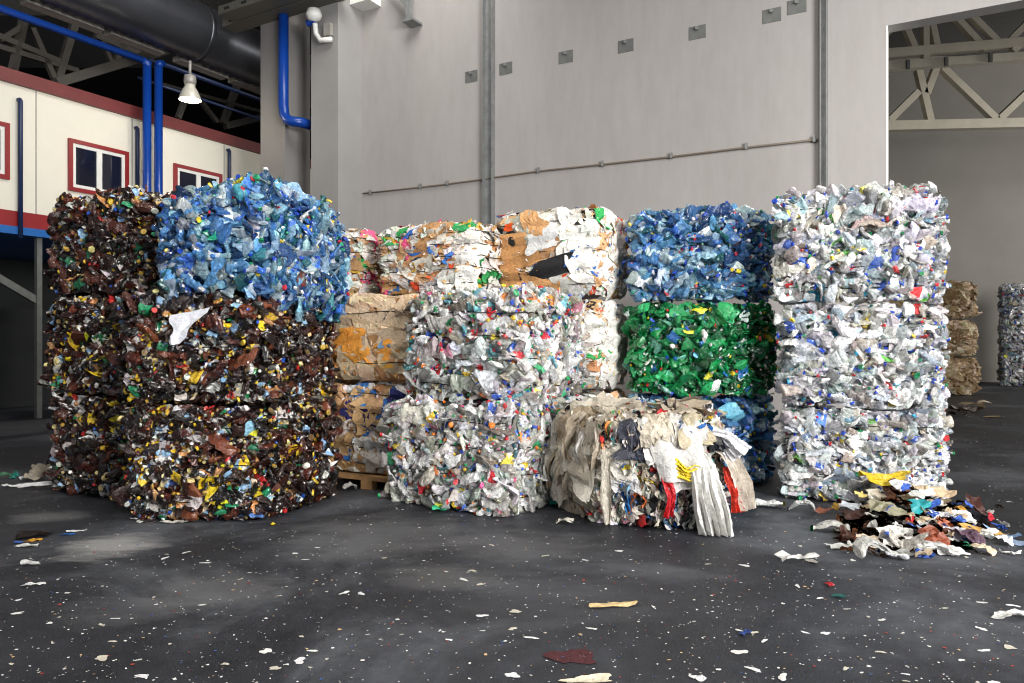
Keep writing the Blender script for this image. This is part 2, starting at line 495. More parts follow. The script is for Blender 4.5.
# ------------------------------------------------------------------ bales
FACES = {'front': (1, -1, 0, 2, 1), 'right': (0, 1, 1, 2, 1), 'left': (0, -1, 1, 2, -1), 'top': (2, 1, 0, 1, 1), 'back': (1, 1, 0, 2, -1), 'bottom': (2, -1, 0, 1, 1)}
class Bale:
    def __init__(s, foot, zb, zt, seed, bulge=.04, r=.16, lump=.03):
        s.rng = np.random.default_rng(seed)
        s.P = np.array([[foot[i][0], foot[i][1], zb[i]] for i in range(4)] + [[foot[i][0], foot[i][1], zt[i]] for i in range(4)], float)
        s.bulge, s.r, s.lump = bulge, r, lump
        s.k = s.rng.normal(0, 6.5, (6, 3)); s.ph = s.rng.uniform(0, 6.28, 6)
        s.ctr = s.P.mean(0)
        d = {}
        P = s.P; L = np.linalg.norm
        w = L(P[1] - P[0]); dp = L(P[2] - P[1]); h = L(P[4:] - P[:4], axis=1).mean()
        s.dim = {'front': (w, h), 'back': (w, h), 'right': (dp, h), 'left': (dp, h), 'top': (w, dp), 'bottom': (w, dp)}
    def tri(s, p):
        a = (p[..., 0:1] + 1) / 2; b = (p[..., 1:2] + 1) / 2; c = (p[..., 2:3] + 1) / 2
        P = s.P
        lo = (P[0] * (1 - a) + P[1] * a) * (1 - b) + (P[3] * (1 - a) + P[2] * a) * b
        hi = (P[4] * (1 - a) + P[5] * a) * (1 - b) + (P[7] * (1 - a) + P[6] * a) * b
        return lo * (1 - c) + hi * c
    def surf(s, face, u, v):
        ax, sg, ua, va, us = FACES[face]
        u = np.asarray(u, float); v = np.asarray(v, float)
        p = np.zeros(u.shape + (3,))
        p[..., ax] = sg; p[..., ua] = (2 * u - 1) * us; p[..., va] = 2 * v - 1
        q = np.clip(p, -(1 - s.r), 1 - s.r)
        d = p - q; d /= np.linalg.norm(d, axis=-1, keepdims=True)
        pp = q + d * s.r
        w = s.tri(pp); n = s.tri(pp + d * .02) - w
        n /= np.linalg.norm(n, axis=-1, keepdims=True)
        bl = s.bulge * np.clip(1 - pp[..., 0:1] ** 2, 0, 1) * np.clip(1 - pp[..., 2:3] ** 4, 0, 1) if face in ('front', 'back') else s.bulge * np.clip(1 - pp[..., 1:2] ** 2, 0, 1) * np.clip(1 - pp[..., 2:3] ** 4, 0, 1)
        if face in ('top', 'bottom'): bl = s.bulge * .3 * np.ones_like(bl) * 0
        nz = sum(np.sin(w @ s.k[i] + s.ph[i])[..., None] for i in range(6)) / 6 * s.lump
        if face != 'top' and face != 'bottom':
            nz = nz + .016 * np.sin(w[..., 2:3] * 33 + 1.5 * np.sin(w[..., 0:1] * 4 + s.ph[0]) + s.ph[1])
        return w + n * (bl + nz), n
    def frame(s, face, u, v):
        p, n = s.surf(face, u, v)
        pu, _ = s.surf(face, u + .02, v); pv, _ = s.surf(face, u, v + .02)
        t1 = pu - p; t1 /= np.linalg.norm(t1) + 1e-9
        t2 = pv - p; t2 -= n * (t2 @ n); t2 /= np.linalg.norm(t2) + 1e-9
        return p, n, t1, t2
    def patch(s, face, u0, v0, w, h, ang, nu, nv, off, crumple, rough=.12, curl=0.0, kf=9.0):
        rng = s.rng
        W, H = s.dim[face]
        X, Y = np.meshgrid(np.linspace(-.5, .5, nu), np.linspace(-.5, .5, nv))
        a = np.arctan2(Y, X)
        rad = 1 + rough * (np.sin(2 * a + rng.uniform(0, 6)) + .7 * np.sin(3 * a + rng.uniform(0, 6)) + .6 * np.sin(5 * a + rng.uniform(0, 6)))
        X = X * rad * w; Y = Y * rad * h
        X = X + rng.normal(0, .12 * w / nu, X.shape); Y = Y + rng.normal(0, .12 * h / nv, X.shape)
        Z = np.zeros_like(X)
        for _ in range(4):
            k = rng.normal(0, kf, 2); Z += (np.abs(np.sin(X * k[0] + Y * k[1] + rng.uniform(0, 6))) - .5) / 4
        Z = Z * crumple * 2 + rng.normal(0, crumple * .18, X.shape)
        Z += curl * ((X / w) ** 2 + (Y / h) ** 2) * 2 * np.clip(np.sin(a + rng.uniform(0, 6)) + .2, 0, 1)
        ca, sa = math.cos(ang), math.sin(ang)
        u = u0 + (X * ca - Y * sa) / W; v = v0 + (X * sa + Y * ca) / H
        p, n = s.surf(face, u, v)
        over = np.maximum(np.maximum(-u, u - 1), np.maximum(-v, v - 1)).clip(0)[..., None]
        p = p + n * (off + Z[..., None]) - n * over * .1
        return p.reshape(-1, 3), tri_grid(nu, nv)

def pick(rng, cols):
    c = cols[rng.integers(len(cols))]
    return np.array(lin(c, c[3] if len(c) > 3 else 0.0))
def vary(rng, c, s=.32):
    c = c.copy(); c[:3] *= np.exp(rng.normal(0, s)); c[:3] = np.clip(c[:3] * (1 + rng.normal(0, .04, 3)), 0, .95)
    return c

def place(var, rot, scl, pos):
    v, t, k = var
    return (v * np.asarray(scl)) @ rot.T + pos, t, k

def stratified(rng, n, W, H):
    nx = max(1, int(round(math.sqrt(n * W / H)))); ny = max(1, int(math.ceil(n / nx)))
    i, j = np.meshgrid(np.arange(nx), np.arange(ny))
    u = (i.ravel() + rng.uniform(0, 1, nx * ny)) / nx; v = (j.ravel() + rng.uniform(0, 1, nx * ny)) / ny
    o = rng.permutation(nx * ny)
    return list(zip(u[o], v[o]))

PAL = {
 'brown': dict(bottle=[(44, 20, 15, .12)] * 5 + [(26, 12, 10, .1)] * 5 + [(78, 34, 20, .15)] * 3 + [(14, 10, 10)] * 3 + [(96, 50, 30, .2)],
               label=[(226, 190, 40), (235, 232, 226), (150, 190, 225), (60, 24, 18), (60, 24, 18), (200, 150, 100), (30, 120, 80)],
               cap=[(222, 184, 50)] * 4 + [(190, 150, 60)] * 3 + [(224, 206, 140)] * 4 + [(232, 230, 222)] * 3 + [(120, 96, 60)] * 3 + [(40, 90, 190), (190, 44, 40)],
               scrap=[(232, 196, 40)] * 3 + [(232, 230, 226)] * 7 + [(196, 190, 186)] * 5 + [(150, 190, 228)] * 3 + [(150, 142, 140)] * 3 + [(214, 150, 92)] * 2 + [(36, 140, 84), (200, 40, 38), (222, 205, 160), (224, 206, 170), (60, 90, 170), (110, 50, 28), (110, 50, 28), (190, 160, 150)],
               core=[(14, 8, 8), (26, 13, 10), (10, 8, 8), (40, 20, 14), (18, 10, 9)]),
 'blue': dict(bottle=[(100, 154, 200, .42)] * 5 + [(62, 112, 168, .36)] * 3 + [(158, 196, 220, .45)] * 5 + [(36, 76, 130, .3)] * 2 + [(204, 222, 232, .45)] * 4 + [(60, 134, 146, .35), (176, 190, 194, .45), (40, 104, 108, .3)],
              label=[(230, 235, 240), (60, 110, 200), (60, 110, 200), (150, 200, 230, .2), (90, 150, 210, .2), (90, 150, 210, .2)],
              cap=[(34, 74, 190)] * 5 + [(30, 150, 100)] + [(240, 240, 240)] * 2 + [(200, 40, 60), (236, 206, 50)],
              scrap=[(120, 180, 225, .2)] * 5 + [(40, 90, 180)] * 3 + [(230, 236, 240)] * 6 + [(176, 206, 224)] * 4 + [(30, 140, 110), (20, 60, 150), (210, 60, 70), (224, 200, 60), (90, 60, 50)],
              core=[(18, 36, 64), (28, 56, 94), (10, 20, 38), (44, 80, 118)]),
 'green': dict(bottle=[(12, 122, 62, .2)] * 5 + [(22, 150, 84, .25)] * 4 + [(6, 84, 44, .15)] * 4 + [(50, 176, 104, .3)] * 2 + [(16, 66, 36, .1)] * 2 + [(120, 190, 170, .3)],
               label=[(12, 122, 62, .1)] * 4 + [(235, 238, 235), (200, 200, 60), (40, 110, 180)],
               cap=[(20, 140, 76)] * 4 + [(240, 240, 240)] * 2 + [(40, 80, 190), (230, 200, 40), (200, 50, 40)],
               scrap=[(30, 150, 90, .15)] * 4 + [(232, 236, 235)] * 3 + [(90, 150, 210)] * 2 + [(190, 170, 140), (232, 200, 60), (110, 190, 190), (8, 80, 40)],
               core=[(8, 44, 24), (6, 30, 18), (12, 70, 38), (4, 22, 14)]),
 'clear': dict(bottle=[(230, 229, 226, .38)] * 5 + [(212, 210, 204, .38)] * 4 + [(244, 244, 244, .2)] * 4 + [(170, 160, 148, .3)] * 2 + [(214, 222, 226, .38)] * 2 + [(120, 180, 190, .3)],
               label=[(212, 210, 206, .3)] * 5 + [(240, 240, 240)] * 3 + [(210, 50, 60), (70, 110, 200), (60, 160, 110), (232, 200, 70), (226, 130, 70), (230, 150, 170)],
               cap=[(210, 44, 50)] * 3 + [(44, 84, 200)] * 3 + [(40, 150, 90)] * 3 + [(234, 202, 60)] * 2 + [(232, 130, 50)] * 2 + [(244, 244, 244)] * 3 + [(220, 90, 140)],
               scrap=[(230, 230, 228)] * 6 + [(214, 50, 58)] * 2 + [(60, 100, 196)] * 2 + [(50, 160, 110)] * 2 + [(70, 176, 186), (234, 204, 70), (232, 140, 70), (206, 190, 160), (206, 190, 160), (226, 120, 150), (190, 140, 100)],
               core=[(126, 122, 116), (92, 88, 82), (156, 152, 146), (66, 62, 58)]),
 'white': dict(bottle=[(232, 232, 232, .1)] * 5 + [(218, 220, 222, .3)] * 4 + [(204, 208, 210, .45)] * 4 + [(180, 198, 210, .45)] + [(208, 196, 180, .25)] + [(168, 164, 158, .35)] * 2 + [(214, 220, 228, .35)] * 3,
               label=[(238, 238, 240)] * 12 + [(60, 100, 196), (60, 100, 196), (200, 44, 48), (80, 150, 60), (232, 204, 70), (120, 150, 180)],
               cap=[(30, 72, 196)] * 6 + [(22, 140, 84)] * 3 + [(206, 40, 44)] * 2 + [(244, 244, 244)] * 2 + [(234, 200, 60), (40, 150, 190)],
               scrap=[(230, 231, 232)] * 22 + [(40, 84, 180)] * 4 + [(206, 50, 48), (90, 160, 50), (60, 140, 170), (60, 140, 170), (226, 200, 80), (130, 96, 70), (180, 164, 146), (180, 164, 146), (34, 110, 90), (196, 204, 214), (196, 204, 214)],
               core=[(70, 68, 66), (44, 43, 42), (100, 99, 97), (30, 29, 28)]),
 'paper': dict(scrap=[(226, 223, 216)] * 12 + [(212, 208, 200)] * 8 + [(204, 166, 124)] * 8 + [(180, 138, 96)] * 6 + [(196, 192, 184)] * 6 + [(214, 84, 50), (60, 110, 180), (60, 160, 90), (44, 44, 46), (220, 90, 130), (230, 190, 80)],
               core=[(176, 150, 118), (206, 196, 180), (140, 104, 70), (226, 222, 214)]),
 'card': dict(scrap=[(204, 178, 146)] * 8 + [(190, 158, 122)] * 4 + [(218, 196, 166)] * 7 + [(160, 120, 82)] * 3 + [(236, 232, 224)] * 1 + [(90, 116, 150), (226, 160, 70)],
              core=[(130, 96, 64), (96, 70, 46), (160, 122, 84)]),
 'mixcard': dict(scrap=[(236, 232, 226)] * 8 + [(204, 164, 120)] * 6 + [(170, 126, 84)] * 4 + [(60, 120, 190), (60, 60, 120), (226, 222, 214), (226, 222, 214), (150, 166, 190)],
                 core=[(150, 106, 66), (196, 180, 160), (120, 84, 52)]),
 'film': dict(scrap=[(206, 200, 190)] * 9 + [(178, 166, 148)] * 7 + [(218, 216, 212)] * 13 + [(152, 138, 120)] * 6 + [(34, 34, 40)] * 6 + [(40, 100, 170)] * 2 + [(206, 50, 50)] * 2 + [(60, 150, 150), (230, 200, 60), (60, 140, 80), (224, 120, 60), (200, 140, 150), (120, 160, 190)],
              core=[(110, 100, 88), (70, 62, 54), (150, 140, 126), (50, 46, 44)]),
 'tan': dict(scrap=[(196, 172, 138, .1)] * 4 + [(170, 144, 108, .1)] * 4 + [(216, 200, 172, .1)] * 2 + [(140, 114, 82)] * 2, core=[(110, 90, 64), (140, 116, 84), (80, 64, 46)]),
}
for k in PAL: PAL[k]['coremat'] = core_mat('bale_core_' + k, PAL[k]['core'])  # bottle cores coloured dark to stand for shade deep between pieces

def add_bottle(A, b, rng, pal, face, u, v, style, big, lift):
    p, n, t1, t2 = b.frame(face, u, v)
    L = rng.uniform(.20, .33) * (1.12 if big else 1)
    if style == 'end' and not big:
        ax = n * rng.uniform(.5, 1) * rng.choice([-1, 1]) + t1 * rng.normal(0, .3) + t2 * rng.normal(0, .55)
    elif style == 'any' or face == 'top':
        a = rng.uniform(0, 6.28); ax = t1 * math.cos(a) + t2 * math.sin(a) + n * rng.normal(0, .4)
    elif style == 'streak':
        a = math.pi / 2 + rng.normal(0, .4); ax = t1 * math.cos(a) + t2 * math.sin(a) + n * rng.normal(0, .45)
    else:
        a = rng.normal(0, .55); ax = (t1 * math.cos(a) + t2 * math.sin(a)) * rng.choice([-1, 1]) + n * rng.normal(0, .35)
    thin = n * rng.normal(0, .8) + t2 * rng.normal(.4, .8) + t1 * rng.normal(0, .5)
    if big: thin = n * rng.uniform(.4, 1) + t2 * rng.normal(0, .6)
    rot = rot_from(ax, thin)
    wf = rng.uniform(.85, 1.45)
    sc = (L * wf, L * wf * rng.uniform(.8, 1.3), L)
    body = vary(rng, pick(rng, pal['bottle'])); lab = vary(rng, pick(rng, pal['label'])) if rng.random() < .42 else body
    cap = vary(rng, pick(rng, pal['cap']), .08) if rng.random() < .6 else body
    vv, t, k = place(BOT[rng.integers(len(BOT))], rot, sc, p + n * lift)
    A.add(vv, t, np.stack([body, lab, cap])[k])

def add_scrap(A, b, rng, pal, face, u, v, size, lift, lib=SCR, vertical=False, cols=None):
    p, n, t1, t2 = b.frame(face, u, v)
    if lib is STR:
        ax = n * rng.uniform(.3, 1) + t1 * rng.normal(0, .8)
        yd = t2 + t1 * rng.normal(0, .35) + n * rng.normal(0, .25)
        yd /= np.linalg.norm(yd); zz = np.cross(ax, yd); zz /= np.linalg.norm(zz); xx = np.cross(yd, zz)
        rot = np.stack([xx, yd, zz], 1); s3 = (size * 1.6, size, size)
    else:
        tl = n + t1 * rng.normal(0, .5) + t2 * rng.normal(0, .5)
        a = rng.uniform(0, 6.28); ax = t1 * math.cos(a) + t2 * math.sin(a)
        r0 = rot_from(ax, tl); rot = np.stack([r0[:, 0], r0[:, 2], -r0[:, 1]], 1)
        s3 = (size * rng.uniform(.5, 1), size * (1.3 if vertical else 1), size * rng.uniform(.4, 1))
    c = vary(rng, pick(rng, cols or pal['scrap']), .12)
    vv, t, k = place(lib[rng.integers(len(lib))], rot, s3, p + n * lift)
    A.add(vv, t, c)

def add_cap(A, b, rng, pal, face, u, v, lift):
    p, n, t1, t2 = b.frame(face, u, v)
    ax = n + t1 * rng.normal(0, .6) + t2 * rng.normal(0, .6)
    rot = rot_from(ax, t2)
    c = vary(rng, pick(rng, pal['cap']), .08)
    vv, t, k = place(CAP[0], rot, (.0148, .0148, .017), p + n * lift)
    A.add(vv, t, c)

def split_acc(A):
    """(bottle, cap) of one placed bottle: its last triangles are the cap"""
    v, t, c = A.v[0], A.t[0], A.c[0]
    k = BOT[0][2]; out = []
    for m in (k != 2, k == 2):
        u, inv = np.unique(t[m], return_inverse=True)
        B_ = Acc(); B_.add(v[u], inv.reshape(-1, 3), c[m]); out.append(B_)
    return out

def press(A, zb, zt, top):
    """pieces are pressed flat where bale lies on bale or floor"""
    lo = min(zb) + .004 if max(zb) - min(zb) < .02 else -1e9
    hi = min(zt) - .002 if not top and max(zt) - min(zt) < .02 else 1e9
    for a in A.v:
        wob = .016 * np.sin(7 * a[:, 0] + 1 + 3 * min(zb)) + .013 * np.sin(12 * a[:, 1] - 5 * a[:, 0]) + .007 * np.sin(31 * a[:, 0] + 17 * a[:, 1])
        wl = wob * (min(zb) > .2) + lo; wh = .016 * np.sin(7 * a[:, 0] + 1 + 3 * (min(zt) + .01)) + .013 * np.sin(12 * a[:, 1] - 5 * a[:, 0]) + .007 * np.sin(31 * a[:, 0] + 17 * a[:, 1]) + hi
        a[:, 2] = np.minimum(np.maximum(a[:, 2], wl), wh)

def ground(b_acc_v, zmin): return np.maximum(b_acc_v, zmin)

def bale_base(name, label, foot, zb, zt, seed, palname, group, nwire, **kw):
    zb = [z + (.03 if z > .2 else 0) for z in zb]; zt = [z - .03 for z in zt]
    b = Bale(foot, zb, zt, seed, **kw)
    pal = PAL[palname]
    base = np.array([b.ctr[0], b.ctr[1], min(zb)])
    root = thing(name, label, 'bale', tuple(base), group)
    A = Acc()
    for f in FACES:
        g = np.linspace(0, 1, 17); U, V = np.meshgrid(g, g)
        p, n = b.surf(f, U, V); p = p - n * .085
        A.add(p.reshape(-1, 3), tri_grid(17, 17), WHITE4)
    A.build('core', pal['coremat'], root, weld=True)
    for i in range(nwire):
        v = (i + .6) / (nwire + .2) + b.rng.normal(0, .015)
        pts = []
        for f in ('front', 'right', 'back', 'left'):
            us = np.linspace(.04, .96, 9)
            sag = .012 * np.sin(us * 9 + i)
            p, n = b.surf(f, us, np.full(9, v) + sag)
            pts += list(p + n * .035)
        vv, t = tube_data(pts, .0042, 5, closed=True)
        simple('baling_wire', [(vv, t)], M['wire'], root, True)
    return b, pal, root

def name_top(label): return label.startswith('top')
def bottle_bale(name, label, foot, zb, zt, seed, palname, styles, group, density=200, nwire=4, scrap_rate=.8, cap_rate=.5, parts=90, focus=('front',), **kw):
    b, pal, root = bale_base(name, label, foot, zb, zt, seed, palname, group, nwire, **kw)
    rng = b.rng
    S = Acc()
    for f, (w8, st) in styles.items():
        W, H = b.dim[f]
        n = int(density * W * H * w8)
        if st in ('end', 'streak'): n = int(n * 1.15)
        for u, v in stratified(rng, n, W, H):
            add_bottle(S, b, rng, pal, f, u, v, st, False, rng.uniform(-.085, .022))
        for u, v in stratified(rng, max(1, int(n * scrap_rate * .6)), W, H):
            add_scrap(S, b, rng, pal, f, u, v, rng.uniform(.045, .11) * (1.25 if palname == 'brown' else 1) * (.75 if st in ('end', 'streak') else 1), rng.uniform(-.03, .03), STR if (st in ('end', 'streak') and rng.random() < .6) else SCR,
                      cols=(pal['scrap'] + pal['bottle'] * 2) if rng.random() < ((.1 if st == 'end' else .35) if palname == 'brown' else .5 if palname == 'clear' else .75) else None)
        for u, v in stratified(rng, max(1, int(n * cap_rate * .62 * (1.5 if st in ('end', 'streak') else 1))), W, H):
            add_cap(S, b, rng, pal, f, u, v, rng.uniform(.0, .05))
    press(S, zb, zt, 'top' in styles)
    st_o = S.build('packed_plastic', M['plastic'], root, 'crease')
    tag(st_o, kind='stuff')
    # the pieces that show largest, one mesh each
    nb = int(parts * (.42 if palname == 'brown' else .62)); ns = parts - nb
    for kind, cnt in (('crushed_bottle', nb), ('plastic_scrap', ns), ('bottle_cap', int(parts * .22))):
        share = [(f, b.dim[f][0] * b.dim[f][1]) for f in focus]
        tot = sum(x for _, x in share)
        for f, x in share:
            W, H = b.dim[f]
            for u, v in stratified(rng, max(1, int(cnt * x / tot)), W, H)[:max(1, int(cnt * x / tot))]:
                A = Acc()
                st = styles[f][1]
                if kind == 'crushed_bottle': add_bottle(A, b, rng, pal, f, u * .96 + .02, v * .94 + .03, st, st != 'end', rng.uniform(.0, .045))
                elif kind == 'plastic_scrap': add_scrap(A, b, rng, pal, f, u, v, rng.uniform(.09, .17), rng.uniform(.0, .035))
                else: add_cap(A, b, rng, pal, f, u, v, rng.uniform(.03, .06))
                press(A, zb, zt, 'top' in styles)
                if kind == 'crushed_bottle' and np.abs(A.c[0][0] - A.c[0][-1]).max() > 1e-6:
                    ab, ac = split_acc(A)
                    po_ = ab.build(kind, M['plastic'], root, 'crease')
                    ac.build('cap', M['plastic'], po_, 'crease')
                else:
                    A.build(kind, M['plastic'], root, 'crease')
    return b, root

def sheet_bale(name, label, foot, zb, zt, seed, palname, faces, group, size=(.18, .5), density=60, nwire=5, parts=80, mat='paper', partname='paper_sheet', focus=('front',), crumple=.022, stuffname='packed_paper', partsize=None, **kw):
    b, pal, root = bale_base(name, label, foot, zb, zt, seed, palname, group, nwire, **kw)
    rng = b.rng; istop = name_top(label)
    S = Acc()
    def one(A, f, u, v, lo, hi, off, nn=8, cr=1.0):
        w = rng.uniform(lo, hi); h = w * rng.uniform(.35, .9)
        c = vary(rng, pick(rng, pal['scrap']), .1)
        p, t = b.patch(f, u, v, w, h, rng.normal(0, .4), nn, nn, off, crumple * rng.uniform(.5, 1.6) * cr, .14, rng.uniform(0, .05))
        A.add(p, t, c)
    for f, w8 in faces.items():
        W, H = b.dim[f]
        n = int(density * W * H * w8)
        for u, v in stratified(rng, n, W, H): one(S, f, u, v, size[0], size[1], rng.uniform(-.04, .015))
        for u, v in stratified(rng, n * 2, W, H): one(S, f, u, v, .05, .14, rng.uniform(-.01, .03), 5)
        for u, v in stratified(rng, n, W, H): add_scrap(S, b, rng, pal, f, u, v, rng.uniform(.05, .12), rng.uniform(-.01, .03))
    press(S, zb, zt, istop)
    tag(S.build(stuffname, M[mat], root, 'crease'), kind='stuff')
    lo, hi = partsize or size
    share = [(f, b.dim[f][0] * b.dim[f][1]) for f in focus]; tot = sum(x for _, x in share)
    for f, x in share:
        W, H = b.dim[f]; k = max(1, int(parts * x / tot))
        for u, v in stratified(rng, k, W, H)[:k]:
            A = Acc(); one(A, f, u, v, lo, hi, rng.uniform(.0, .03), 9)
            press(A, zb, zt, istop)
            A.build(partname, M[mat], root, 'crease')
    return b, root

def put_patch(b, root, name, face, u, v, w, h, ang, col, mat, off=.05, crumple=.012, label=None, curl=.03, nn=9, rough=.12):
    p, t = b.patch(face, u, v, w, h, ang, nn, nn, off, crumple, rough, curl)
    A = Acc(); A.add(p, t, np.array(lin(col, col[3] if len(col) > 3 else 0)))
    o = A.build(name, M[mat], root, 'crease')
    if label: o['label'] = label
    return o

def quad(FL, FR, BR, BL=None):
    if BL is None: BL = (FL[0] + BR[0] - FR[0], FL[1] + BR[1] - FR[1])
    return [FL, FR, BR, BL]
def inset(q, k, dx=0, dy=0):
    cx = sum(p[0] for p in q) / 4; cy = sum(p[1] for p in q) / 4
    return [(cx + (p[0] - cx) * k + dx, cy + (p[1] - cy) * k + dy) for p in q]

exec_bales = True
# --- brown PET, stack behind on the far side -------------------------------------------------
q1 = quad((-4.93, 7.72), (-3.62, 7.05), (-3.2, 8.15))
STY = {'front': (1, 'side'), 'left': (.5, 'side'), 'right': (.5, 'end'), 'back': (.15, 'side')}
STYT = dict(STY, top=(1, 'any'))
GB = 'brown bottle bales'
for i, (z0, z1, lab, dx) in enumerate([(0, 1.04, 'bottom bale of the brown bottle stack at the outer end, beside the dark office undercroft', .06),
                                   (1.05, 2.07, 'middle bale of the outer brown bottle stack, between two brown bales', -.04),
                                   (2.08, 3.08, 'top bale of the outer brown bottle stack, in front of the red-framed windows', .02)]):
    bottle_bale('bottle_bale', lab, inset(q1, 1.0 - .015 * i, dx * .5, 0), [z0] * 4, [z1] * 4, 100 + i, 'brown', STYT if i == 2 else STY, GB, scrap_rate=1.8, cap_rate=.55, parts=92, focus=('front',), nwire=3)
# --- brown PET, front stack with the blue bale on top ----------------------------------------
q2 = quad((-3.40, 6.42), (-2.26, 6.40), (-1.92, 7.45), (-2.98, 7.5))
STY2 = {'front': (1, 'side'), 'left': (.7, 'side'), 'right': (1.1, 'end'), 'back': (.15, 'side')}
bottle_bale('bottle_bale', 'bottom bale of the front brown bottle stack, standing on the floor below the blue bale', inset(q2, 1.02), [0] * 4, [1.02] * 4, 110, 'brown', STY2, GB, scrap_rate=1.9, cap_rate=.85, parts=96, focus=('front', 'right'), nwire=3)
bB, rB = bottle_bale('bottle_bale', 'upper brown bottle bale with a white plastic sheet, directly under the blue bale', q2, [1.03] * 4, [2.02, 1.98, 1.80, 2.0], 111, 'brown', dict(STY2, top=(.7, 'any')), GB, scrap_rate=1.9, cap_rate=.85, parts=96, focus=('front', 'right'), nwire=3)
qb = quad((-3.16, 6.42), (-2.22, 6.38), (-1.70, 7.45), (-2.75, 7.5))
bBl, rBl = bottle_bale('bottle_bale', 'sagging blue bottle bale lying on top of the front brown stack', qb, [2.03, 1.99, 1.72, 2.0], [2.82, 3.16, 2.88, 3.08], 120, 'blue',
            {'front': (1.1, 'any'), 'left': (.8, 'any'), 'right': (1.2, 'streak'), 'top': (1.2, 'any'), 'back': (.2, 'side')}, 'blue bottle bales', density=190, scrap_rate=.8, cap_rate=.35, parts=110, focus=('front', 'right', 'top'), nwire=2, r=.42, lump=.07, bulge=.07)
# --- cardboard stack on a pallet ----------------------------------------------------------------
q3 = quad((-2.02, 8.08), (-1.06, 7.65), (-.73, 8.38), (-1.61, 8.88))
b3, r3 = sheet_bale('paper_bale', 'bottom mixed paper and cardboard bale standing on the wooden pallet', q3, [.15] * 4, [1.13] * 4, 130, 'mixcard', {'front': 1, 'right': .6, 'left': .3, 'back': .1}, 'paper and cardboard bales', size=(.2, .45), density=45, parts=40)
b3m, r3m = sheet_bale('paper_bale', 'middle bale of big brown cardboard sheets in the stack on the pallet', inset(q3, 1.03, .05, -.05), [1.14] * 4, [2.10] * 4, 131, 'card', {'front': 1, 'right': .6, 'left': .3, 'top': .8, 'back': .1}, 'paper and cardboard bales', size=(.4, .8), density=22, parts=26, crumple=.012, partsize=(.6, .95), nwire=3)
q3t = quad((-1.55, 8.56), (-.40, 8.02), (-.06, 8.75))
b3t, r3t = sheet_bale('paper_bale', 'top bale of crumpled white paper and cardboard, over the brown cardboard bale', q3t, [2.12] * 4, [2.92, 2.96, 2.96, 2.92], 132, 'paper', {'front': 1, 'right': .6, 'left': .6, 'top': 1, 'back': .1}, 'paper and cardboard bales', size=(.18, .4), density=50, parts=60)
q3b = quad((-2.9, 9.3), (-1.86, 8.85), (-1.5, 9.7))
for i in range(3):
    sheet_bale('paper_bale', ['bottom', 'middle', 'top'][i] + ' bale of the paper stack mostly hidden behind the blue bale', q3b, [1.0 * i + .01] * 4, [1.0 * i + 1.0] * 4, 135 + i, 'paper', {'front': .8, 'right': 1, 'left': .2, 'top': .6, 'back': .1}, 'paper and cardboard bales', size=(.15, .35), density=45, parts=16, focus=('right',))
# --- clear PET stack in the middle ------------------------------------------------------------
q4 = quad((-1.22, 7.28), (-.10, 6.52), (.56, 7.42))
STC = {'front': (1, 'side'), 'left': (.6, 'side'), 'right': (1.1, 'streak'), 'back': (.15, 'side')}
bottle_bale('bottle_bale', 'bottom bale of clear bottles with coloured caps, in the middle of the row', inset(q4, 1.03), [0] * 4, [1.0] * 4, 140, 'clear', dict(STC, top=(.4, 'any')), 'clear bottle bales', scrap_rate=.85, cap_rate=.55, parts=100, focus=('front', 'right'), bulge=.06)
q4u = quad((-1.05, 7.32), (.09, 6.62), (.74, 7.5))
bottle_bale('bottle_bale', 'upper bale of clear bottles with coloured caps, in front of the white paper stack', inset(q4u, .98), [1.01] * 4, [2.06] * 4, 141, 'clear', dict(STC, top=(1, 'any')), 'clear bottle bales', scrap_rate=.85, cap_rate=.55, parts=100, focus=('front', 'right'))
# --- paper stack behind it ----------------------------------------------------------------------
q5 = quad((-.16, 8.53), (.94, 7.92), (1.38, 8.82))
for i in range(3):
    bb, rr = sheet_bale('paper_bale', ['bottom bale of the white paper stack, mostly hidden by clear bottles', 'middle bale of the white paper stack, showing beside the clear bottles', 'top bale of white paper and torn brown cardboard, higher than the clear bottles'][i], q5, [1.03 * i + .01] * 4, [1.03 * i + 1.02] * 4, 150 + i, 'paper', {'front': 1, 'right': 1, 'left': .6, 'top': 1 if i == 2 else .3, 'back': .1}, 'paper and cardboard bales', size=(.18, .45), density=50, parts=[12, 40, 80][i], focus=('front', 'right'))
    if i > 0:
        for u, v, w, h in ((.3, .3, .5, .5), (.7, .7, .5, .5), (.3, .8, .5, .36), (.75, .25, .5, .5), (.1, .5, .4, .6)):
            put_patch(bb, rr, 'white_sheet', 'right', u, v, w, h, rr.location.z + u, (222 + 8 * (u > .5), 220, 214), 'paper', .03, .02)
        for u, v in ((.92, .3), (.9, .7), (.8, .5)):
            put_patch(bb, rr, 'white_sheet', 'front', u, v, .3, .34, u + v, (226, 223, 217), 'paper', .03, .02)
for (u, v, w, h, a, c, l) in [(.22, .55, .5, .42, .2, (196, 146, 96), None), (.12, .2, .34, .35, -.1, (190, 138, 90), None), (.40, .86, .34, .22, -.5, (206, 158, 110), None), (.45, .12, .5, .2, -.15, (200, 150, 100), None),
                              (.58, .33, .5, .2, .15, (40, 40, 42), 'torn black sheet'), (.5, .66, .36, .24, .2, (206, 206, 206), 'crumpled newspaper'), (.78, .8, .3, .3, 0, (240, 238, 232), None), (.84, .45, .26, .3, .3, (240, 238, 232), None), (.14, .85, .12, .08, 0, (220, 90, 40), 'orange paper scrap')]:
    put_patch(bb, rr, 'torn_sheet', 'front', u, v, w, h, a, c, 'paper', .05, .014, l)
